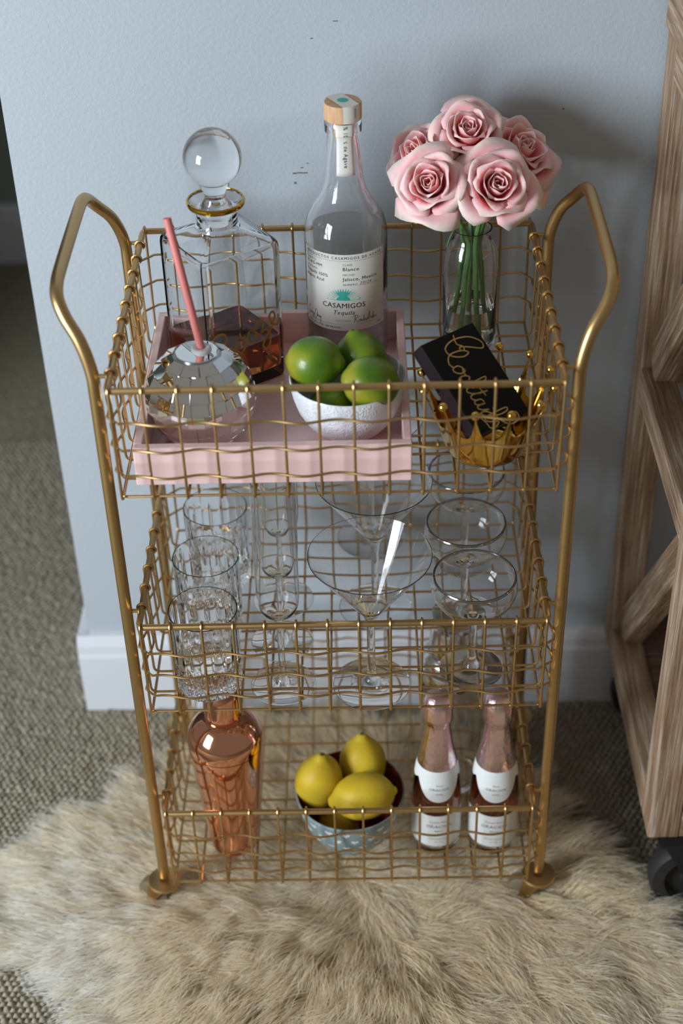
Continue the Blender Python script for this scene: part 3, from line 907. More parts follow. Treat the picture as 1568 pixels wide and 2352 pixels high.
fruit('lime', 's', lime_m, .0262, .0275, .004, (.0325, .0740, TZ + .0700), (.85, .15, -.3), 'bright green lime on top at the front of the white bowl', 'lime', GL, 2.3)
fruit('lime', 's', lime_m, .0255, .0275, .005, (.0235, .1290, TZ + .0640), (-.25, .1, .95), 'darker green lime standing stem up against the tequila bottle', 'lime', GL, 3.7)
fruit('lime', 's', lime_m, .0240, .0260, .004, (-.0060, .0840, TZ + .0330), (-.5, -.6, .3), 'yellowish lime at the bottom of the white bowl', 'lime', GL, 5.1)

# ---- crown dish and book
KX, KY = .1450, .0700
crown = thing('crown_dish', 'shiny gold crown-shaped dish with ball-tipped points in the top basket', 'crown', (KX, KY, TOPF))
NPK = 12; ph0 = math.radians(15.5)
def crown_top(a):
    s = ((a - ph0) / (2 * PI / NPK)) % 1.0
    d = abs(s - .5) * 2          # 0 in the valley, 1 on the point
    return .043 + (.077 - .043) * d ** 3.4
def crown_r(h): return .0365 + .0255 * (max(h, 0) / .077) ** 1.15 + .002 * math.sin(min(1, h/.02) * PI / 2)
def crown_sheet(inn):
    vs = []; fs = []; n = NPK * 12; m = 12
    for j in range(m + 1):
        for k in range(n):
            a = 2 * PI * k / n + ph0
            h = crown_top(a) * j / m
            r = crown_r(h) - (.0014 if inn else 0)
            r *= 1 + .012 * math.cos(NPK * (a - ph0)) * min(1, h / .02) * (1 if not inn else 1)
            if j == 0: r -= .003
            vs.append((r * math.cos(a), r * math.sin(a), h + (.0016 if (inn and j == 0) else 0)))
    for j in range(m):
        for k in range(n):
            k2 = (k+1) % n; fs.append((j*n+k, j*n+k2, (j+1)*n+k2, (j+1)*n+k))
    return vs, fs, n, m
mb = MB(); v1, f1, n, m_ = crown_sheet(False); mb.add(v1, f1); off = len(mb.v); v2, f2, _, _ = crown_sheet(True); mb.add(v2, f2)
for k in range(n):
    k2 = (k+1) % n; mb.f.append((m_*n+k, m_*n+k2, off+m_*n+k2, off+m_*n+k))
mb.f.append(tuple(range(n))); mb.f.append(tuple(off + k for k in range(n)))
mb.build('crown_body', crown_m, crown, smooth=50)
ball = mesh_of(lambda b: b.sphere((0, 0, 0), .0046, 18, 12), 'crown_ball')
for k in range(NPK):
    a = ph0 + 2*PI*k/NPK; r = crown_r(.077)*1.012
    link('crown_ball', ball, brass_m, crown, (r*math.cos(a), r*math.sin(a), .0800))
T1 = Vector((.0812, .0817, .7586)); U = Vector((.5101, -.6004, -.6159)).normalized(); Wd = Vector((.7262, .6843, -.0657)); Wd = (Wd - U*Wd.dot(U)).normalized(); Nn = U.cross(Wd)
book = thing('cocktail_book', 'small black book with gold Cocktails script standing in the gold crown dish', 'book', T1)
book.rotation_euler = Matrix((U, Wd, Nn)).transposed().to_euler()
BL, BWd, BT = .104, .0725, .0165
mb = MB(); mb.box(0, BL, 0, BWd, -.0014, 0); bevel_obj(mb.build('cover', book_m, book, smooth=None), .0006)
cov = bpy.data.objects[[c.name for c in book.children][0]]
mb = MB(); mb.box(0, BL, 0, BWd, -BT, -BT + .0014); bevel_obj(mb.build('cover', book_m, book, smooth=None), .0006)
mb = MB(); mb.box(0, BL, -.0012, .0006, -BT, 0); bevel_obj(mb.build('spine', spine_m, book, smooth=None), .0005)
mb = MB(); mb.box(.0015, BL - .0015, .0008, BWd - .002, -BT + .0015, -.0015); mb.build('pages', page_m, book, smooth=None)
# script: x runs along the length, y (letter up) across the width
ck = [
  [(-.6, 3.0), (.35, 2.75), (.9, 3.3), (1.3, 3.15), (1.15, 2.75), (.85, 2.95), (1.2, 3.9), (1.9, 5.4), (1.2, 5.7), (.2, 4.6), (-.15, 2.6), (.35, 1.15), (1.3, 1.3), (1.9, 2.6), (1.7, 3.5), (1.2, 2.7), (1.15, 1.2), (1.9, .5), (2.6, .75)],
  [(2.95, 1.75), (2.55, 1.3), (2.6, .6), (3.0, .55), (3.4, 1.1), (3.35, 1.75), (3.0, 1.7), (3.35, 1.5), (3.9, 1.6)],
  [(4.35, 1.55), (4.1, 1.85), (3.75, 1.3), (3.8, .65), (4.2, .5), (4.7, 1.1)],
  [(4.6, .9), (5.05, 2.2), (5.1, 3.3), (4.75, 3.6), (4.75, 2.0), (4.75, .5)], [(4.75, 1.1), (5.2, 1.8), (5.3, 1.4), (4.95, 1.15), (5.35, .5), (5.8, .95)],
  [(5.75, .8), (6.1, 1.9), (6.2, 2.9), (6.0, 1.6), (5.95, .7), (6.3, .55), (6.6, .95)], [(5.6, 2.15), (6.6, 2.35)],
  [(7.1, 1.7), (6.7, 1.5), (6.65, .7), (7.0, .6), (7.25, 1.3), (7.25, 1.7), (7.2, .8), (7.45, .55), (7.8, 1.0)],
  [(7.8, .95), (8.0, 1.7), (7.95, .8), (8.2, .55), (8.5, .95)], [(8.05, 2.2), (8.12, 2.28)],
  [(8.45, .8), (8.95, 2.3), (8.95, 3.6), (8.6, 3.7), (8.55, 2.0), (8.6, .8), (8.9, .55), (9.2, .9)],
  [(9.2, .9), (9.6, 1.9), (9.95, 1.2), (9.8, .55), (9.2, .45), (8.2, .2), (8.0, 1.0), (8.6, 1.8), (9.8, 2.4), (10.4, 3.2), (10.3, 4.3), (9.6, 4.6), (9.3, 4.0), (9.6, 3.6)]]
mb = MB(); sx_, sy_ = .0094, .0098
for st in ck:
    vs, fs = stroke2d([(.0095 + x*sx_, .012 + y*sy_) for x, y in st], .00125, 6)
    mb.add([(x, y, .00025) for x, y, z in vs], fs)
mb.build('lettering', bookgold_m, cov, smooth=None)

# ================================================================== MIDDLE TIER
# ---- cut crystal tumblers
def tumbler_mesh():
    n = 120; prof = []
    H = .106
    hs = [0, .001, .004, .008, .012, .016, .020, .024, .028, .032, .036, .040, .044, .050, .060, .075, .090, .098, .104, H]
    NF = 20
    def cut(r, z, a):
        fl = abs(math.sin(a * NF / 2))
        if z > .097 or z < .0005: return r
        rr = r
        if z >= .044: rr = r - .0008 * (1 - fl) ** 3 * min(1, (.098 - z) / .006 + .2)
        else:
            d1 = abs(math.sin(a * NF / 2 + z * 260)); d2 = abs(math.sin(a * NF / 2 - z * 260))
            rr = r - .0017 * max((1 - d1) ** 2.5, (1 - d2) ** 2.5) - .0004
        return rr
    outer = [(.0310 + .0052 * min(1, h / .004) + .0006 * h / H, h) for h in hs]
    b = MB()
    inner = [(.0363, H + .0005), (.0357, H + .0002), (.0355, .100), (.03545, .095), (.0352, .07), (.0349, .035), (.0340, .026), (.0318, .0195), (.028, .0168), (.012, .0160), (0, .0160)]
    b.lathe([(0, .0015), (.012, .0012), (.026, .0004)] + outer, n, wob=cut)
    k = len(b.v) - n
    c = MB(); c.lathe(inner, n); off = len(b.v); b.add(c.v, c.f)
    for i in range(n):
        j = (i+1) % n; b.f.append((k+i, k+j, off+j, off+i))
    return b.mesh('tumbler', 25)
tm = tumbler_mesh()
for k, (x, y, lab_) in enumerate([(-.1487, .0440, 'front cut crystal tumbler against the front wires above the copper shaker'),
                                  (-.1520, .1330, 'cut crystal tumbler between two others in the row of three'),
                                  (-.1476, .2240, 'rear cut crystal tumbler of the row, near the wall')]):
    o = link('cut_tumbler', tm, glass_m, None, (x, y, MIDF), (0, 0, .3*k)); tag(o, lab_, 'tumbler', 'cut crystal tumblers')

def stemware(name, prof, n, m_, loc, label, cat, group, band=None):
    root = thing(name, label, cat, loc, group=group)
    return root
# ---- stemmed glasses: foot + stem, then a bowl of even wall thickness
def dense(pts, step=.0022):
    out = [Vector((p[0], p[1])) for p in pts[:1]]
    for a, b in zip(pts, pts[1:]):
        A, Bv = Vector(a), Vector(b); n = max(1, int((Bv - A).length / step))
        for k in range(1, n + 1): out.append(A.lerp(Bv, k / n))
    return out
def smooth_prof(pts, sub=5): return [(max(q.x, 0), q.z) for q in catmull([(p[0], 0, p[1]) for p in pts], sub)]
def bowl_profile(bowl, t, t_low):
    """outer bowl curve (from stem to rim) followed by its inward offset; t_low thickness at the stem end"""
    P = dense(bowl); n = len(P); inn = []
    for i, p in enumerate(P):
        tv = (P[min(i+1, n-1)] - P[max(i-1, 0)]).normalized()
        nrm = Vector((-tv.y, tv.x))
        f = min(1, i / (n * .22)); th = t_low + (t - t_low) * (f * f * (3 - 2 * f))
        inn.append(p + nrm * th)
    tip = (P[-1] + inn[-1]) / 2 + (P[-1] - P[-2]).normalized() * t * .45
    inn = [q for q in reversed(inn) if q.x > .0035]
    return [tuple(p) for p in P] + [tuple(tip)] + [tuple(q) for q in inn] + [(0, inn[-1].y - .0004)]
def flute():
    H = .276
    foot = [(0, .0006), (.030, 0), (.0345, .0003), (.0352, .0012), (.0340, .0020), (.020, .0034), (.0095, .0060), (.0052, .0110), (.0040, .020), (.0036, .045), (.0036, .080), (.0040, .092)]
    bowl = smooth_prof([(.0052, .0970), (.0100, .1010), (.0165, .1060), (.0207, .1140), (.0223, .1260), (.0228, .1450), (.0228, .20), (.0220, .25), (.0212, H)])
    b = MB(); b.lathe(foot + bowl_profile(bowl, .0008, .004), 48); return b
def martini():
    H = .181; Rm = .0640
    foot = [(0, .0006), (.036, 0), (.0410, .0003), (.0420, .0012), (.0405, .0021), (.024, .0038), (.0110, .0066), (.0062, .0115), (.0046, .020), (.0042, .050), (.0044, .082)]
    bowl = [(.0054, .0925), (.0076, .0990), (.0115, .1054), (Rm, H)]
    b = MB(); b.lathe(foot + bowl_profile(bowl, .0008, .004), 64); return b
def coupe():
    H = .132; Rc = .0432
    foot = [(0, .0006), (.030, 0), (.0345, .0003), (.0354, .0012), (.0342, .0020), (.020, .0036), (.0092, .0062), (.0056, .0105), (.0044, .018), (.0040, .045), (.0042, .070)]
    bowl = smooth_prof([(.0058, .0772), (.0120, .0805), (.0230, .0858), (.0345, .0948), (.0425, .1060), (.0456, .1150), (.0458, .1210), (.0446, .1280), (Rc, H)])
    b = MB(); b.lathe(foot + bowl_profile(bowl, .0009, .0035), 56); return b
fl = flute().mesh('champagne_flute'); ma = martini().mesh('martini_glass'); co = coupe().mesh('coupe_glass')
for k, (x, y, lab_) in enumerate([(-.0680, .0390, 'tall champagne flute standing at the front wires of the middle basket'),
                                  (-.0710, .1085, 'tall champagne flute between the front and rear flutes'),
                                  (-.0723, .1820, 'tall champagne flute rearmost of its row under the pink tray')]):
    tag(link('champagne_flute', fl, thin_glass_m, None, (x, y, MIDF)), lab_, 'flute', 'champagne flutes')
for k, (x, y, lab_) in enumerate([(.0285, .0365, 'wide martini glass at the front of the middle basket'),
                                  (.0350, .1660, 'martini glass between the front and rear martini glasses'),
                                  (.0316, .2955, 'martini glass rearmost of its row, by the wall')]):
    tag(link('martini_glass', ma, thin_glass_m, None, (x, y, MIDF)), lab_, 'martini glass', 'martini glasses')
cband = mesh_of(lambda b: b.lathe([(.0431, .1315), (.04395, .1305), (.04435, .1320), (.04365, .1333), (.0424, .1334), (.0417, .1325), (.0421, .1315)], 56, closed=True), 'rim_band')
for k, (x, y, lab_) in enumerate([(.1385, .0590, 'coupe glass with dark silver rim at the front wires of the middle basket'),
                                  (.1355, .1520, 'silver-rimmed coupe glass between the front and rear coupes'),
                                  (.1425, .2500, 'silver-rimmed coupe glass rearmost, below the gold crown dish')]):
    o = tag(link('coupe_glass', co, thin_glass_m, None, (x, y, MIDF)), lab_, 'coupe glass', 'coupe glasses')
    c = link('rim_band', cband, silver_m, o); c['label'] = 'silver rim'

# ================================================================== BOTTOM TIER
# ---- copper shaker
sh = thing('cocktail_shaker', 'polished copper cocktail shaker on the bottom tier', 'shaker', (-.1408, .0630, BOTF))
mb = MB(); mb.lathe([(0, .002), (.024, .0), (.0270, .001), (.0285, .005), (.0300, .020), (.0345, .075), (.0390, .125), (.0418, .158), (.0426, .168), (.0426, .1715), (.0415, .172), (0, .172)], 64); mb.build('shaker_cup', copper_m, sh)
mb = MB(); mb.lathe([(.0424, .1712), (.0430, .1718), (.0430, .1728), (.0424, .1734)], 64); mb.build('seam', copper_dark_m, sh)
mb = MB(); mb.lathe([(0, .1725), (.0420, .1725), (.0432, .1732), (.0434, .180), (.0428, .1860), (.0408, .1915), (.0370, .1985), (.0310, .2060), (.0245, .2115), (.0215, .2130), (0, .2131)], 64); mb.build('strainer_lid', copper_m, sh)
mb = MB(); mb.lathe([(0, .2125), (.0212, .2125), (.0217, .2140), (.0214, .225), (.0205, .245), (.0198, .2530), (.0180, .2565), (.012, .2585), (0, .2590)], 48); mb.build('cap', copper_m, sh)

# ---- heart bowl and lemons
hb = thing('lemon_bowl', 'blue-grey bowl with white hearts and dark red lining, full of lemons', 'bowl', (.0010, .0650, BOTF))
hprof = [(.0265, .0), (.0300, .0010), (.0335, .006), (.0430, .018), (.0525, .035), (.0590, .054), (.0632, .074), (.0645, .083)]
def hb_r(z):
    for (r0, z0), (r1, z1) in zip(hprof, hprof[1:]):
        if z0 <= z <= z1: return r0 + (r1-r0)*(z-z0)/(z1-z0)
    return hprof[-1][0]
mb = MB(); mb.lathe([(0, .001)] + hprof + [(.0640, .0848), (.0632, .0850)], 64); mb.build('bowl_body', blue_m, hb)
mb = MB(); mb.lathe([(.0632, .0850), (.0622, .0845), (.0605, .074), (.0560, .054), (.0495, .036), (.0400, .0205), (.0300, .0105), (0, .008)], 64); mb.build('bowl_lining', blue_in_m, hb)
mb = MB()
hp = []
for k in range(20):
    t = 2*PI*k/20; hp.append((16*math.sin(t)**3/17, (13*math.cos(t) - 5*math.cos(2*t) - 2*math.cos(3*t) - math.cos(4*t))/17))
for j, z in enumerate((.0745, .0600, .0455, .0315, .0185)):
    cnt = 19; r0 = hb_r(z); sz = .0054 * (.62 + .38 * r0/.063)
    for k in range(cnt):
        a = 2*PI*(k + .5*(j % 2))/cnt; rot = ((k*7 + j*3) % 5 - 2) * .10
        vs = []
        for (x, y) in [(0, -.1)] + hp:
            X = (x*math.cos(rot) - y*math.sin(rot))*sz; Y = (x*math.sin(rot) + y*math.cos(rot))*sz
            zz = z + Y*.86; r = hb_r(zz) + .0003
            vs.append((r*math.cos(a + X/r), r*math.sin(a + X/r), zz))
        mb.add(vs, [(0, 1+i, 1+(i+1) % 20) for i in range(20)])
o = mb.build('heart_print', heart_m, hb, smooth=None); o['label'] = 'white heart print'; o['kind'] = 'stuff'
def lemon_mesh(seed):
    b = MB(); pr = []
    ctl = [(0, -.0385), (.0035, -.0375), (.0055, -.0350), (.0125, -.0310), (.0205, -.0235), (.0262, -.0110), (.0275, .0010), (.0262, .0125), (.0210, .0240), (.0142, .0315), (.0098, .0350), (.0070, .0382), (.0042, .0408), (0, .0415)]
    c = catmull([(r, 0, z) for r, z in ctl], 3)
    pr = [(max(0, q.x), q.z) for q in c]; pr[0] = (0, pr[0][1]); pr[-1] = (0, pr[-1][1])
    pr = [pr[0]] + [(max(r, .0004), z) for r, z in pr[1:-1]] + [pr[-1]]
    b.lathe(pr, 36, wob=lambda r, z, a: r * (1 + .020*math.sin(2*a + seed) + .012*math.sin(5*a + seed*3 + z*40)))
    return b.mesh('skin', 60)
def lemon(loc, axis, label, seed, s=1.0):
    root = thing('lemon', label, 'lemon', loc, group='lemons in the heart bowl')
    q = Vector((0, 0, 1)).rotation_difference(Vector(axis).normalized())
    o = link('skin', lemon_mesh(seed), lemon_m, root); o.rotation_mode = 'QUATERNION'; o.rotation_quaternion = q; o.scale = (s,)*3
    b = MB(); b.lathe([(0, .0421), (.0022, .0419), (.0030, .0408), (.0020, .0398), (0, .0396)], 10)
    o2 = b.build('stalk_end', stalk_m, root); o2.rotation_mode = 'QUATERNION'; o2.rotation_quaternion = q; o2.scale = (s,)*3
lemon((-.0360, .0740, BOTF + .0890), (.12, .10, .98), 'lemon standing upright beside the copper shaker', 1.0, 1.02)
lemon((.0165, .1030, BOTF + .0880), (.0, .25, .95), 'lemon at the back of the heart bowl with a dark stalk end up', 2.0, 1.0)
lemon((.0175, .0440, BOTF + .0960), (-.95, -.10, -.12), 'lemon lying on its side in front of the other lemons', 3.0, 1.03)
lemon((-.0130, .0520, BOTF + .0380), (-.5, .8, .1), 'lemon at the bottom of the heart bowl, mostly hidden', 4.0, .82)

# ---- small rose wine bottles
def mini_bottle(loc, rz, label):
    root = thing('sparkling_wine_bottle', label, 'bottle', loc, rz, group='small sparkling rose bottles')
    prof = [(0, .004), (.016, .003), (.024, 0), (.0275, .0015), (.0290, .007), (.0293, .015), (.0292, .070), (.0285, .090), (.0270, .108), (.0245, .126), (.0215, .142), (.0185, .157), (.0162, .170), (.0146, .182), (.0138, .195), (.0138, .218), (.0120, .220)]
    inn = [(.0100, .220), (.0112, .195), (.0125, .180), (.0142, .169), (.0165, .156), (.0195, .141), (.0225, .125), (.0250, .107), (.0265, .090), (.0272, .070), (.0272, .014), (.0240, .010), (0, .012)]
    b = MB(); b.lathe(prof + inn, 48); b.build('bottle_glass', glass_m, root)
    b = MB(); b.lathe([(0, .0121), (.0240, .0101), (.0273, .0141), (.0273, .070), (.0266, .090), (.0251, .107), (.0226, .125), (.0196, .141), (.0166, .156), (.0143, .169), (0, .169)], 48); b.build('wine', rose_wine_m, root)
    def pr_(z):
        for (r0, z0), (r1, z1) in zip(prof, prof[1:]):
            if z1 > z0 and z0 <= z <= z1: return r0 + (r1-r0)*(z-z0)/(z1-z0)
        return .0138
    # foil
    fz = [.134, .142, .157, .170, .182, .192, .196]
    fp = [(pr_(z) + .0006, z) for z in fz] + [(.0146, .1985), (.0150, .200), (.0163, .2030), (.0168, .2090), (.0163, .2180), (.0164, .2250), (.0152, .2330), (.0120, .2385), (.006, .2402), (0, .2405)]
    b = MB(); b.lathe(fp, 48, wob=lambda r, z, a: r * (1 + (.016*math.sin(9*a + z*30) + .012*math.sin(17*a + 2*math.sin(z*400))) * (1 if z > .195 else .2)))
    o = b.build('foil_cap', foil_m, root, smooth=60); o['label'] = 'pink foil neck wrap'
    # lower label
    b = MB(); vs = []; fs = []
    na = 40; zz = [.0165 + .0525*k/8 for k in range(9)]
    for z in zz:
        for k in range(na+1):
            a = -PI/2 + math.radians(-118 + 236*k/na); r = pr_(z) + .0004
            vs.append((r*math.cos(a), r*math.sin(a), z))
    for j in range(8):
        for k in range(na): q = j*(na+1)+k; fs.append((q, q+1, q+na+2, q+na+1))
    b.add(vs, fs); lb = b.build('label', paper2_m, root)
    # scalloped neck label
    b = MB(); vs = []; fs = []; na = 64
    for j in range(7):
        for k in range(na+1):
            d = -150 + 300*k/na; a = -PI/2 + math.radians(d)
            u_ = d / 62.0
            low = .0985 if abs(u_) < 1 else .1165
            s_ = abs(u_) if abs(u_) < 1 else abs(((abs(u_) - 1) / .7) % 1 * 2 - 1)
            bot = (.0905 + .0300 * s_ ** 1.7 + .0018*math.cos(6*u_)) if abs(u_) < 1 else .1225 - .006*(1 - s_**2)
            z = bot + (.1365 - bot) * j/6
            r = pr_(z) + .0008
            vs.append((r*math.cos(a), r*math.sin(a), z))
    for j in range(6):
        for k in range(na): q = j*(na+1)+k; fs.append((q, q+1, q+na+2, q+na+1))
    b.add(vs, fs); nl = b.build('neck_label', paper2_m, root)
    b = MB()
    for (txt, sz, z) in [('Cuvee Rose', .0042, .0575), ('GRACIOR', .0068, .0490), ('BRUT', .0040, .0420), ('MAISON GRACIOR', .0026, .0290), ('EST 1855', .0024, .0235)]:
        v_ = text_mesh(txt, sz, 'CENTER', .15 if sz > .004 else 0, 1.1)
        b.add(*wrap_cyl(v_, .0297, -PI/2, 0, z, rfun=lambda q: pr_(q) + .0009))
    b.build('lettering', greyink_m, lb, smooth=None)
    b = MB()
    for (txt, sz, z) in [('GRACIOR', .0050, .1100), ('ROSE', .0030, .1040), ('Rose', .0034, .1165)]:
        v_ = text_mesh(txt, sz, 'CENTER', 0, 1.1)
        b.add(*wrap_cyl(v_, .0265, -PI/2, 0, z, rfun=lambda q: pr_(q) + .0013))
    b.build('lettering', greyink_m, nl, smooth=None)
mini_bottle((.1035, .0640, BOTF), .05, 'small sparkling rose bottle with pink foil standing beside the lemon bowl')
mini_bottle((.1715, .0620, BOTF), -.05, 'small sparkling rose bottle with pink foil by the cart post and wooden cabinet')

# ---- glass shaker with steel top, behind the bottles
gs = thing('glass_shaker', 'clear glass jar with a stainless steel top behind the small bottles', 'jar', (.1258, .1640, BOTF))
mb = MB(); mb.lathe([(0, .003), (.030, .0), (.0345, .002), (.0365, .010), (.0385, .15), (.0390, .176), (.0370, .180), (.0360, .1795), (.0372, .174), (.0365, .15), (.0345, .014), (.030, .010), (0, .011)], 48); mb.build('jar_glass', glass_m, gs)
mb = MB(); mb.lathe([(0, .1802), (.0405, .1802), (.0412, .183), (.0412, .196), (.0400, .1990), (.0360, .2015), (.0365, .206), (.0330, .2125), (.0290, .2160), (0, .2162)], 56); mb.build('steel_collar', steel_m, gs)
mb = MB(); mb.lathe([(0, .2163), (.0275, .2163), (.0282, .219), (.0275, .248), (.0255, .2560), (.0200, .2590), (0, .2595)], 48); mb.build('steel_cap', steel_m, gs)

# ================================================================== WOODEN CABINET
cab = thing('wooden_cabinet', 'rustic wooden cabinet with X-braced open side next to the cart', 'cabinet', (.347, .19, .128))
CX, CYC, CZ = .347, .19, .128
def board(name, m_, sx, sy, length, loc, rot=(0, 0, 0)):
    b = MB(); b.box(-sx/2, sx/2, -sy/2, sy/2, -length/2, length/2)
    o = bevel_obj(b.build(name, m_, cab, loc, rot, smooth=None), .0015)
    return o
yf, yb = .012 - CYC, .376 - CYC
PW, PD = .036, .046
HC = .958 - CZ
for xo in (0, .50):
    for yy in (yf + PD/2, yb - PD/2): board('post', wood_m, PW, PD, HC, (xo + PW/2, yy, HC/2))
    span = yb - yf - 2*PD
    for (z0, th) in ((.0225, .045), (.574 - CZ - .02, .040), (HC - .020, .040)):
        board('rail', wood_m, PW, th, span, (xo + PW/2, (yf+yb)/2, z0), (PI/2, 0, 0))
    for (za, zb) in ((.045, .574 - CZ - .04), (.574 - CZ, HC - .04)):
        dz = zb - za; dy = span
        L_ = math.hypot(dz, dy); ang = math.atan2(dy, dz)
        L2 = L_ - .012
        board('brace', wood_m, .025, .046, L2, (xo + PW/2 + .006, (yf+yb)/2, (za+zb)/2), (ang, 0, 0))
for k in range(4):
    w_ = (yb - yf - .03) / 4
    board('shelf_slat', wood_in_m, w_ - .003, .018, .464, (.268, yf + .015 + w_*(k+.5), .034), (0, PI/2, 0)).rotation_euler = (PI/2, 0, PI/2)
for nm, z in (('back_rail', .0225), ('back_rail', .446 - .02), ('back_rail', HC - .02)):
    board(nm, wood_m, .040, .024, .464, (.268, yb - .014, z), (0, PI/2, 0))
board('front_rail', wood_m, .045, .030, .464, (.268, yf + .016, .0225), (0, PI/2, 0))
for k in range(4):
    w_ = .545 / 4
    board('top_plank', wood_m, w_ - .001, .050, yb - yf, (-.0045 + w_*(k+.5), (yf+yb)/2, HC + .0255), (PI/2, 0, 0))
def cab_caster(x, y, ang):
    b = MB(); b.box(-.024, .024, -.022, .022, -.005, 0); c = bevel_obj(b.build('caster', black_m, cab, (x, y, 0), (0, 0, ang), smooth=None), .001)
    b = MB()
    for s in (-1, 1): b.add([(-.016, s*.017, -.005), (.020, s*.017, -.005), (.040, s*.017, -.074), (.020, s*.017, -.074), (-.016, s*.020, -.005), (.020, s*.020, -.005), (.040, s*.020, -.074), (.020, s*.020, -.074)],
              [(0,1,2,3), (4,5,6,7), (0,1,5,4), (1,2,6,5), (2,3,7,6), (3,0,4,7)])
    b.build('fork', black_m, c)
    b = MB(); b.lathe([(0, -.010), (.018, -.011), (.020, -.006), (.036, -.006), (.040, -.014), (.0535, -.013), (.0568, -.008), (.0572, 0), (.0568, .008), (.0535, .013), (.040, .014), (.036, .006), (.020, .006), (.018, .011), (0, .010)], 44)
    b.build('wheel', rubber_m, c, (.030, 0, -.0708), (PI/2, 0, 0))
for (x, y, a) in [(.036, yf + .008, 0), (.45, yf + .02, 0), (.036, yb - .04, 0), (.45, yb - .04, 0)]: cab_caster(x, y, a)

# ================================================================== SHEEPSKIN RUG
outline = [(-.470, .035), (-.405, .088), (-.345, .128), (-.275, .172), (-.215, .250), (-.125, .300), (.055, .300), (.195, .245), (.245, .130), (.290, .078), (.318, .018), (.342, -.035),
           (.372, -.090), (.420, -.150), (.430, -.260), (.330, -.350), (.10, -.375), (-.10, -.360), (-.225, -.300), (-.262, -.180), (-.290, -.118), (-.350, -.068), (-.420, -.060), (-.490, -.040)]
skin = [(q.x, q.y) for q in catmull([(x, y, 0) for x, y in outline], 4, closed=True)]
rug = thing('sheepskin_rug', 'creamy white long-haired sheepskin rug lying under the cart', 'rug', (0, -.02, 0))
n = len(skin)
mb = MB()
vs = [(x, y + .02, .0045) for x, y in skin] + [(x, y + .02, .0085) for x, y in skin]
mb.add(vs, [tuple(range(n-1, -1, -1)), tuple(range(n, 2*n))] + [(i, (i+1) % n, n+(i+1) % n, n+i) for i in range(n)])
mb.build('hide', hide_m, rug, smooth=None)
def inside(P, poly):
    x, y = P[:, 0], P[:, 1]; r = np.zeros(len(P), bool); Q = np.array(poly); j = len(Q) - 1
    for i in range(len(Q)):
        xi, yi = Q[i]; xj, yj = Q[j]
        c = ((yi > y) != (yj > y)) & (x < (xj - xi) * (y - yi) / (yj - yi + 1e-12) + xi)
        r ^= c; j = i
    return r
NC, K = 2500, 64
C = rng.uniform((-.50, -.38), (.44, .31), (NC * 3, 2)); C = C[inside(C, skin)][:NC]; NC = len(C)
# smooth pseudo-noise fields
def field(P, seed, f):
    r = np.random.default_rng(seed); s = 0
    for k in range(5):
        w = r.normal(0, f, 2); s = s + np.sin(P @ w + r.uniform(0, 6.28))
    return s / 2.2
th = np.arctan2(C[:, 1] - .06, C[:, 0] - .0)
left = np.clip((-.16 - C[:, 0]) / .12, 0, 1)
th = th + .55 * field(C, 3, 14) + .25 * field(C, 9, 45) + rng.normal(0, .22, NC)
thl = np.radians(180) - np.clip((C[:, 1] - .02) * 7, -.9, .5) + .35 * field(C, 5, 18) + rng.normal(0, .15, NC)
dx = np.cos(th) * (1 - left) + np.cos(thl) * left; dy = np.sin(th) * (1 - left) + np.sin(thl) * left
nn = np.hypot(dx, dy) + 1e-9; dx /= nn; dy /= nn
under = ((np.abs(C[:, 0]) < .235) & (C[:, 1] > .0)).astype(float)
Lc = rng.uniform(.052, .080, NC) * (1 - .15 * under)
Hc = rng.uniform(.015, .026, NC) * (1 - .25 * under) * (1 + .25 * field(C, 21, 20))
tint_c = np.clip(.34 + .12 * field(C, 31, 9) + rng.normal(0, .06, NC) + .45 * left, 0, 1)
idx = np.repeat(np.arange(NC), K); M_ = len(idx)
root = C[idx] + rng.normal(0, .0088, (M_, 2))
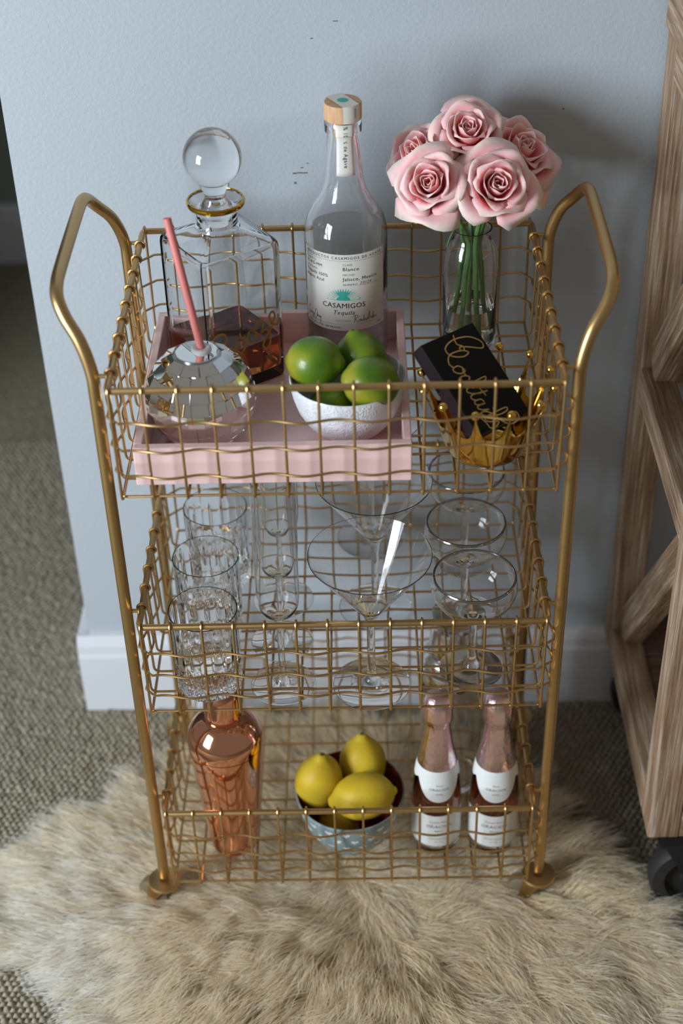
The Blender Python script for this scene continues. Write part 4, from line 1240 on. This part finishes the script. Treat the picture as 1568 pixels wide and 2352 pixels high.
Ls = Lc[idx] * rng.uniform(.7, 1.12, M_); Hs = Hc[idx] * rng.uniform(.6, 1.1, M_)
da = rng.normal(0, .12, M_); ca, sa = np.cos(da), np.sin(da)
ddx = dx[idx]*ca - dy[idx]*sa; ddy = dx[idx]*sa + dy[idx]*ca
conv = rng.uniform(.50, .95, M_)
phs = rng.uniform(0, 6.28, NC)[idx] + rng.normal(0, .5, M_); amp = rng.uniform(.0008, .0028, M_)
S_ = 5; ts = np.linspace(0, 1, S_)
pos = []
for t in ts:
    cv = (conv * t ** 1.4)[:, None]
    xy = root * (1 - cv) + C[idx] * cv
    wv = amp * np.sin(5.5 * t + phs) * t
    x = xy[:, 0] + ddx * Ls * t - ddy * wv; y = xy[:, 1] + ddy * Ls * t + ddx * wv
    z = .008 + Hs * np.sin(np.minimum(1, t * 1.25) * PI / 2) - Hs * .30 * max(0, t - .6) ** 1.5 * 2
    pos.append(np.stack([x, y, z], 1))
pos = np.stack(pos, 1)                                   # M,S,3
side = np.stack([-ddy, ddx, rng.normal(0, .25, M_)], 1); side /= np.linalg.norm(side, axis=1)[:, None]
wd = rng.uniform(.00045, .00085, M_)
V = []
for k, t in enumerate(ts[:-1]):
    w = (wd * (1 - .55 * t))[:, None]
    V += [pos[:, k] + side * w, pos[:, k] - side * w]
V.append(pos[:, -1])
V = np.stack(V, 1)                                        # M, 9, 3
nv = V.shape[1]
tri = []
for k in range(S_ - 2): tri += [(2*k, 2*k+1, 2*k+3), (2*k, 2*k+3, 2*k+2)]
tri.append((2*(S_-2), 2*(S_-2)+1, nv-1))
F = ((np.arange(M_) * nv)[:, None, None] + np.array(tri)[None]).reshape(-1, 3)
tv = np.repeat(ts[:-1], 2).tolist() + [1.0]
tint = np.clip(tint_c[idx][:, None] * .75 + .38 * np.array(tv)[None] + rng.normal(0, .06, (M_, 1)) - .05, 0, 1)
V = V.reshape(-1, 3); V[:, 1] += .02
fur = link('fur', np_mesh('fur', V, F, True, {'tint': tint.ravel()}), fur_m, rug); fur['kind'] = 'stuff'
